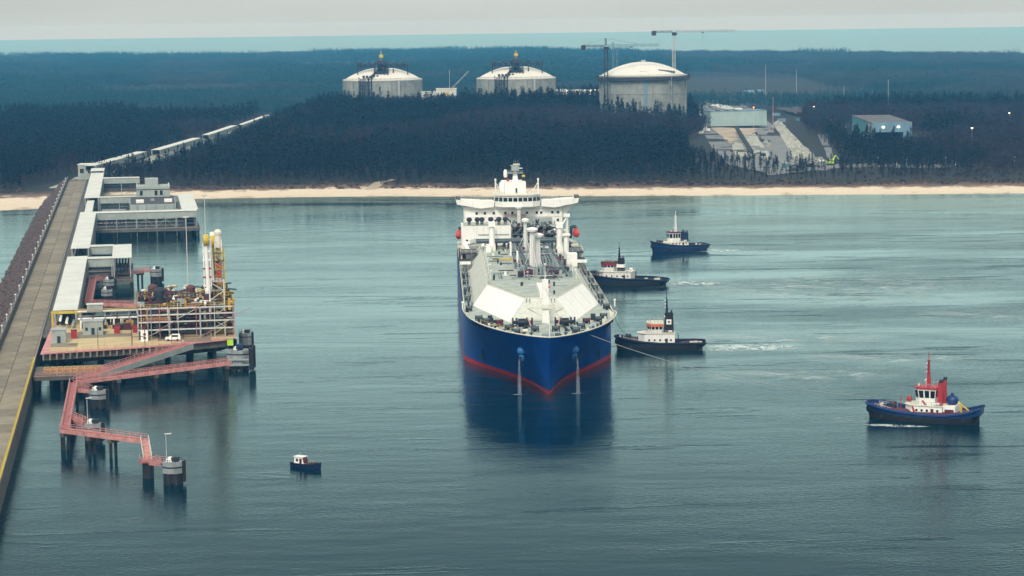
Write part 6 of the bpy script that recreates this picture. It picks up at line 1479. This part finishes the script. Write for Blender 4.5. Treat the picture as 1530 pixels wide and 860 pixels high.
# thin masts and chimney
for px, y0, y1, Y, mt, lb in ((1144,96,138,3000,'lampmast','thin pale mast far behind the white wall building'),(1190,104,142,2900,'lampmast','thin pale mast right of centre over the far forest'),(1327,118,170,2350,'lampmast','thin pale mast behind the lamp-lit hall'),(1155,144,190,1990,'pink','slim reddish pole beside the rubble slope'),(1261,128,150,2600,'lampmast','short pale mast left of the lamp-lit hall'),(775,108,136,2420,'lampmast','thin pale mast rising between the two finished tanks') if False else (672,104,138,2420,'lampmast','thin upright mast next to the slanting boom')):
    a, b = atY(px,y1,Y), atY(px,y0,Y); t = thing('mast', lb, 'mast', (a.x, Y, elev(a.x,Y)), 0)
    part(MB().tube((0,0,0),(0,0,b.z-elev(a.x,Y)),.34 if mt == 'pink' else .26,6,.16), 'pole', mt, t); part(MB().bb(-.7,.7,-.7,.7,0,1), 'base', 'concrete', t)
# ---- construction site right of the tank
M['sandsite'] = pm('bare_site_sand', (0.52,0.43,0.32,1), .9, var=.3, scale=.06, fine=.4)
M['siteroad'] = pm('site_track_grey', (0.24,0.25,0.25,1), .9, var=.3, scale=.08, fine=.4)
M['rubble'] = pm('pale_rubble', (0.42,0.43,0.37,1), .9, var=.5, scale=.25)
M['sitemud'] = pm('site_mud', (0.15,0.14,0.145,1), .9, var=.4, scale=.05, fine=.4)
def sheet(name, pts, mat, z=.25, kind='structure', dz=None):
    """a patch of made ground draped on the terrain, fanned over a subdivided polygon"""
    bm = bmesh.new(); bm.faces.new([bm.verts.new((x,y,0)) for x,y in pts]); bmesh.ops.triangulate(bm, faces=bm.faces)
    for _ in range(4): bmesh.ops.subdivide_edges(bm, edges=[e for e in bm.edges if e.calc_length() > 14], cuts=1)
    bmesh.ops.triangulate(bm, faces=bm.faces)
    for v in bm.verts: v.co.z = elev(v.co.x, v.co.y)+z
    me = bpy.data.meshes.new(name); bm.to_mesh(me); bm.free(); me.materials.append(M[mat]); o = bpy.data.objects.new(name, me); COL.objects.link(o); return tag(o, kind=kind)
def gp(*q): return [tuple(at(x, y, 8.5)[:2]) for x, y in q]
sheet('site_ground', gp((1042,150),(1100,138),(1190,210),(1245,236),(1236,246),(1150,252),(1088,240),(1060,212),(1048,190)), 'siteroad', .3)
sheet('sand_terrace', gp((1060,187),(1128,185),(1133,192),(1112,200),(1104,208),(1090,212),(1078,200)), 'sandsite', .65)
sheet('haul_road', gp((1121,182),(1139,178),(1172,205),(1192,236),(1176,246),(1160,230),(1143,208)), 'siteroad', .7)
sheet('site_road', gp((1044,140),(1068,140),(1118,164),(1132,166),(1110,166),(1062,150)), 'roof', .6)
sheet('service_road', gp((1085,139),(1094,139),(1142,165),(1134,165)), 'siteroad', .6)
sheet('concrete_apron', gp((1105,200),(1128,195),(1150,224),(1146,236),(1095,232),(1094,214)), 'rubble', .75)
random.seed(41); mb = MB()
for i in range(4200):
    f = random.random(); g_ = random.random(); c = Vector((*gp((1156+36*f,180+56*f))[0],0)).lerp(Vector((*gp((1170+56*f,182+56*f))[0],0)), g_)
    z = elev(c.x,c.y)+random.uniform(.2,2.6)*math.sin(math.pi*g_)+.4; r_ = random.uniform(.5,1.7); q = [random.uniform(.6,1.2) for _ in range(6)]
    mb.add([(c.x+r_*q[0],c.y,z),(c.x-r_*q[1],c.y,z),(c.x,c.y+r_*q[2],z),(c.x,c.y-r_*q[3],z),(c.x,c.y,z+r_*.8*q[4]),(c.x,c.y,z-r_*q[5])],[(0,2,4),(2,1,4),(1,3,4),(3,0,4),(2,0,5),(1,2,5),(3,1,5),(0,3,5)])
tag(mb.build('rubble_slope', M['rubble'], fix=False), 'pale heap of broken stone sloping down beside the haul road', 'rubble', kind='stuff')
a, b = at(1057,188,9), at(1141,186,9); hgt = atY(1100,165,(a.y+b.y)/2).z-9
wb = thing('site_hall', 'long pale flat-fronted hall above the sand terrace', 'building', ((a.x+b.x)/2,(a.y+b.y)/2+14,8.5), math.atan2(b.y-a.y,b.x-a.x))
W2 = (b-a).length/2
part(MB().bb(-W2,W2,-13,13,0,hgt), 'wall', 'palehall', wb); part(MB().bb(-W2-.3,W2+.3,-13.3,13.3,hgt+.01,hgt+.5), 'roof', 'greybld', wb)
for k_ in range(9): part(MB().bb(-W2+W2*2*(k_+.9)/10-.12,-W2+W2*2*(k_+.9)/10+.12,-13.1,-13.01,0,hgt), 'wall_rib', 'galv', wb)
for k_ in range(6): part(MB().bb(-W2+3+4.2*k_,-W2+5.6+4.2*k_,-10,8,hgt+.6,hgt+1.2), 'roof_panel', 'steeldark' if k_%2 else 'galv', wb)
for k_ in range(7):
    p = at(1046+5*(k_%3), 172+4*k_, 9); t = thing('site_container', nth(k_+1)+' pale site container, counted downward beside the unfinished tank', 'container', (p.x, p.y, elev(p.x,p.y)), random.uniform(-.3,.3), 'site containers')
    part(MB().bb(-3,3,-1.2,1.2,0,2.6), 'body', random.choice(['roof','greybld','white']), t); part(MB().bb(-3.05,3.05,-1.25,1.25,2.61,2.75), 'lid', 'galv', t)
for k_ in range(5):
    p = at(1086+12*k_, 186, 9); 
pl_ = thing('conveyor', 'dark slanting conveyor lying down the sand terrace', 'conveyor', tuple(at(1100,192,9.5)), 0)
e_ = at(1124,230,9.5)-at(1100,192,9.5); part(MB().truss((0,0,1.5),(e_.x,e_.y,1.0),2.0,1.8,14,.3), 'frame', 'steeldark', pl_); part(MB().hexa([(-1,0,1.2),(1,0,1.2),(e_.x+1,e_.y,.8),(e_.x-1,e_.y,.8)],[(-1,0,1.4),(1,0,1.4),(e_.x+1,e_.y,1.0),(e_.x-1,e_.y,1.0)]), 'belt', 'black', pl_)
p = at(1241,238,9); ex = thing('excavator', 'small lime yellow excavator at the right end of the site', 'excavator', (p.x, p.y, elev(p.x,p.y)+.3), .6)
part(MB().bb(-2.4,2.4,-1.7,-.9,0,1.1).bb(-2.4,2.4,.9,1.7,0,1.1), 'track', 'black', ex); part(MB().bb(-2.4,1.8,-1.4,1.4,1.12,2.6), 'body', 'hivis', ex); part(MB().bb(-.2,1.5,-1.3,0,2.61,4.0), 'cab', 'hivis', ex)
part(MB().tube((1.6,.6,2.4),(5,.6,6.4),.4,6).tube((5,.6,6.4),(8,.6,3.6),.35,6), 'boom', 'hivis', ex); part(MB().bb(7.4,8.8,0,1.2,2.2,3.6), 'bucket', 'dark', ex)
random.seed(66)
for k_ in range(22):
    px, py = random.choice([(random.uniform(1100,1150),random.uniform(205,234)),(random.uniform(1045,1110),random.uniform(142,164)),(random.uniform(1150,1235),random.uniform(232,242))]); p = at(px,py,9)
    t = thing('material_stack', nth(1+k_%20)+(' small' if k_ < 20 else ' tiny')+' stack of building material lying about the construction site', 'stack', (p.x,p.y,elev(p.x,p.y)+.5), random.uniform(0,3), 'site material stacks')
    a_, b_ = random.uniform(1.5,4), random.uniform(.8,2)
    part(MB().bb(-a_,a_,-b_,b_,0,random.uniform(.8,2.4)), 'pile', random.choice(['roof','rust','galv','dark','teal','rubble','sandsite','white']), t); part(MB().bb(-a_*.7,a_*.5,-b_*.7,b_*.6,0.1,random.uniform(2.5,3.4)), 'upper_layer', random.choice(['galv','clad','dark','rubble']), t)
# ---- hall with two lit lamps
a = at(1303,205,7); b = a+Vector((32,-1.3,0)); z1 = atY(1340,182,b.y).z
fwd = Vector((b.x-a.x,b.y-a.y,0)); Wd = fwd.length
c_ = at(1267,186,7); dp = (Vector((c_.x,c_.y,0))-Vector((a.x,a.y,0)))
hl = thing('lamp_lit_hall', 'blue grey industrial hall with two bright lamps over its dark open front', 'building', (a.x,a.y,elev(a.x,a.y)), math.atan2(fwd.y,fwd.x)); zz = elev(a.x,a.y); Hh = z1-zz
Dp_ = 150
part(MB().bb(0,Wd*.08,.3,Dp_,0,Hh-1).bb(Wd*.80,Wd,.3,Dp_,0,Hh-1).bb(Wd*.08,Wd*.8,Dp_-1,Dp_,0,Hh-1), 'side_wall', 'greybld', hl)
part(MB().bb(0,Wd,0,.6,Hh*.42,Hh), 'front_fascia', 'greybld', hl); part(MB().bb(Wd*.78,Wd,0,.6,0,Hh*.42-.01), 'front_leg', 'greybld', hl); part(MB().bb(0,Wd*.06,0,.6,0,Hh*.42-.01), 'front_leg', 'greybld', hl)
part(MB().bb(-.4,Wd+.4,.62,Dp_,Hh-.99,Hh-.4), 'roof', 'sitemud' if 'sitemud' in M else 'dark', hl)
for k_ in range(20): part(MB().bb(-.12,-.02,2+7.3*k_,8.6+7.3*k_,.5,Hh-1.3), 'wall_panel', 'teal' if k_ > 3 else 'clad', hl)
for f in (.28,.66):
    lo = part(MB().box((Wd*f,-.5,Hh*.72),(1.7,.5,1.1)), 'lamp', 'lampglow', hl); lo['label'] = 'bright lit floodlight'
    part(MB().tube((Wd*f,0,Hh*.72),(Wd*f,-.4,Hh*.72),.2,6), 'lamp_bracket', 'dark', hl)
for px, py, lb in ((1126,161,'small reddish site lamp on a post above the pale site hall'),(1241,180,'small reddish lamp by the forest left of the lamp-lit hall')):
    p = atY(px,py,2050); t = thing('site_lamp', lb, 'lamp post', (p.x,2050,elev(p.x,2050)), 0); part(MB().tube((0,0,0),(0,0,p.z-elev(p.x,2050)),.12,5), 'post', 'lampmast', t); part(MB().ball((0,0,p.z-elev(p.x,2050)+.4),.6,8), 'lamp', 'lampred', t)
# ---- far turquoise roofs on the right, low sheds
for px, py, wpx, Y, mt, lb in ((1420,131,20,3300,'teal','turquoise roof far right, leftmost of its cluster'),(1426,136,12,3200,'teal','small turquoise roof below the leftmost far right one'),(1472,127,22,3400,'teal','turquoise roof in the middle of the far right cluster'),(1480,133,14,3300,'teal','small turquoise roof below the middle far right one'),(1478,141,50,2950,'white','long white shed among the trees at far right'),(1521,125,18,3400,'teal','turquoise roof at the right picture edge'),(1302,130,40,3300,'greybld','long low grey roof far behind the lamp-lit hall'),(1280,150,20,2700,'teal','dull turquoise shed behind the lamp-lit hall'),(1245,112,14,4200,'greybld','tiny pale roof in the far forest'),(1118,137,16,3000,'greybld','low pale roof behind the site, left of the thin mast'),(1136,136,9,3000,'greybld','smaller low roof next to the thin mast behind the site')):
    p = atY(px,py,Y); g_ = elev(p.x,Y); hh = max(4, p.z-g_); wd = wpx*Y/CAM_F
    shed('far_shed', lb, p.x, Y, g_, (wd, wd*.5+6, hh), random.uniform(-.15,.15), mt, mt, gable=2.2, bays=max(2,int(wd/9)))
sheet('works_yard', gp((1150,150),(1240,146),(1265,160),(1300,178),(1268,180),(1230,170),(1180,162)), 'sitemud', .4)
sheet('works_road', gp((1222,196),(1262,182),(1268,184),(1236,200),(1248,232),(1240,234)), 'siteroad', .5)
sheet('dune_road', gp((1236,238),(1300,236),(1420,238),(1420,242),(1300,241),(1238,244)), 'siteroad', .5)
random.seed(52)
for k_ in range(16):
    px, py = random.uniform(1150,1262), random.uniform(150,178); p = at(px,py,8)
    t = thing('works_container', nth(k_+1)+' small container or hut in the works yard left of the lamp-lit hall', 'container', (p.x,p.y,elev(p.x,p.y)+.3), random.uniform(-.4,.4), 'yard containers')
    part(MB().bb(-4,4,-1.6,1.6,0,3), 'body', random.choice(['roof','greybld','white','teal','rust','clad']), t); part(MB().bb(-4.1,4.1,-1.7,1.7,3.01,3.2), 'lid', 'galv', t)
for k_, (px, py) in enumerate(((1216,168),(1262,150),(1388,192),(1452,205),(1508,180))):
    p = at(px,py,12); t = thing('yard_lamp', nth(k_+1)+' lit yard lamp from the left among the trees at right', 'lamp post', (p.x,p.y,elev(p.x,p.y)), 0, 'yard lamps')
    part(MB().tube((0,0,0),(0,0,14),.14,5), 'post', 'lampmast', t); part(MB().box((0,-.5,14),(1.2,1.0,.4)), 'lamp', 'lampglow', t)
# ---- white marker posts on the dune road at right
for k_, (px, py) in enumerate(((1311,240),(1326,240),(1340,240),(1355,240),(1413,240),(1428,240),(1516,239))):
    p = at(px, py+3, 6.0); g_ = elev(p.x,p.y); t = thing('marker_post', nth(k_+1)+' white marker post from the left on the slope above the right beach', 'post', (p.x,p.y,g_), 0, 'white marker posts above the beach')
    zt = atY(px, py-4, p.y).z-g_; part(MB().tube((0,0,0),(0,0,max(2,zt)),.22,6), 'post', 'white', t); part(MB().box((0,0,max(2,zt)+.3),(1.0,.4,.9)), 'head', 'white', t)
# ---- land pipeline: viaduct gallery running inland from the jetty
def land_gallery(label, p0, p1, zr, wd=7.5):
    p0, p1 = Vector((*p0,0)), Vector((*p1,0)); L = (p1-p0).length; g0 = elev(p0.x,p0.y); t = thing('pipe_viaduct', label, 'pipe gallery', (p0.x,p0.y,0), math.atan2(p1.y-p0.y,p1.x-p0.x), 'land pipe galleries')
    n_ = max(2, round(L/12))
    for i in range(n_): part(MB().bb(L*i/n_+.05,L*(i+1)/n_-.05,-wd/2,wd/2,zr-.3,zr), 'roof_panel', 'roof', t)
    for sg in (-1,1): part(MB().bb(0,L,sg*wd/2*.96-.08,sg*wd/2*.96+.08,zr-3.4,zr-.32), 'side_cladding', 'clad', t)
    for i in range(n_+1):
        for sg in (-1,1): part(MB().bb(max(.2,L*i/n_-.25),L*i/n_+.25,sg*wd*.42-.25,sg*wd*.42+.25,2,zr-.32), 'column', 'clad', t)
    part(MB().bb(0,L,-wd*.4,wd*.4,zr-3.6,zr-3.42), 'floor', 'concdark', t)
    return t
q = J(990, 8)
land_gallery('viaduct gallery on pale columns turning inland at the forest edge', (q.x-6,q.y+6), (-262,1640), 15.5)
land_gallery('pale pipeline roof partly hidden by trees on the way inland', (-258,1680), (-251,1850), 14.5, 7)
land_gallery('pale pipeline roof farther inland along the forest corridor', (-249,1890), (-246,2060), 15.0, 6)
land_gallery('farthest pale pipeline roof along the forest corridor', (-246,2110), (-244,2330), 13.5, 5)
shed('valve_house','small pale-roofed valve house at the landward end of the jetty galleries',q.x-13,q.y+34,elev(q.x,q.y+40),(10,12,9.5),0,'clad','roof',bays=2)
sheet('corridor_road', [(-289,1440),(-277,1440),(-277,1560),(-262,1640),(-256,2020),(-252,2400),(-262,2400),(-268,2020),(-276,1640),(-289,1560)], 'rubble', .35)
# sand path through the dune
sheet('dune_path', [(-91,1425),(-84,1425),(-79,1452),(-72,1466),(-76,1470),(-86,1455)], 'sandsite', .12)
# ================================================================ HAZE
hz = bpy.data.materials.new('sea_haze'); hz.use_nodes = True; n = hz.node_tree; n.nodes.clear()
vo = n.nodes.new('ShaderNodeVolumePrincipled'); ou = n.nodes.new('ShaderNodeOutputMaterial')
vo.inputs['Color'].default_value = HAZE_COL; vo.inputs['Density'].default_value = HAZE_DENS; vo.inputs['Absorption Color'].default_value = (1,1,1,1); vo.inputs['Anisotropy'].default_value = 0.0
n.links.new(vo.outputs[0], ou.inputs['Volume'])
mb = MB().bb(-9200, 9200, -700, 20200, -8, 114)
tag(mb.build('haze', hz), 'pale blue sea haze lying over the harbour and forest', 'haze', kind='stuff')
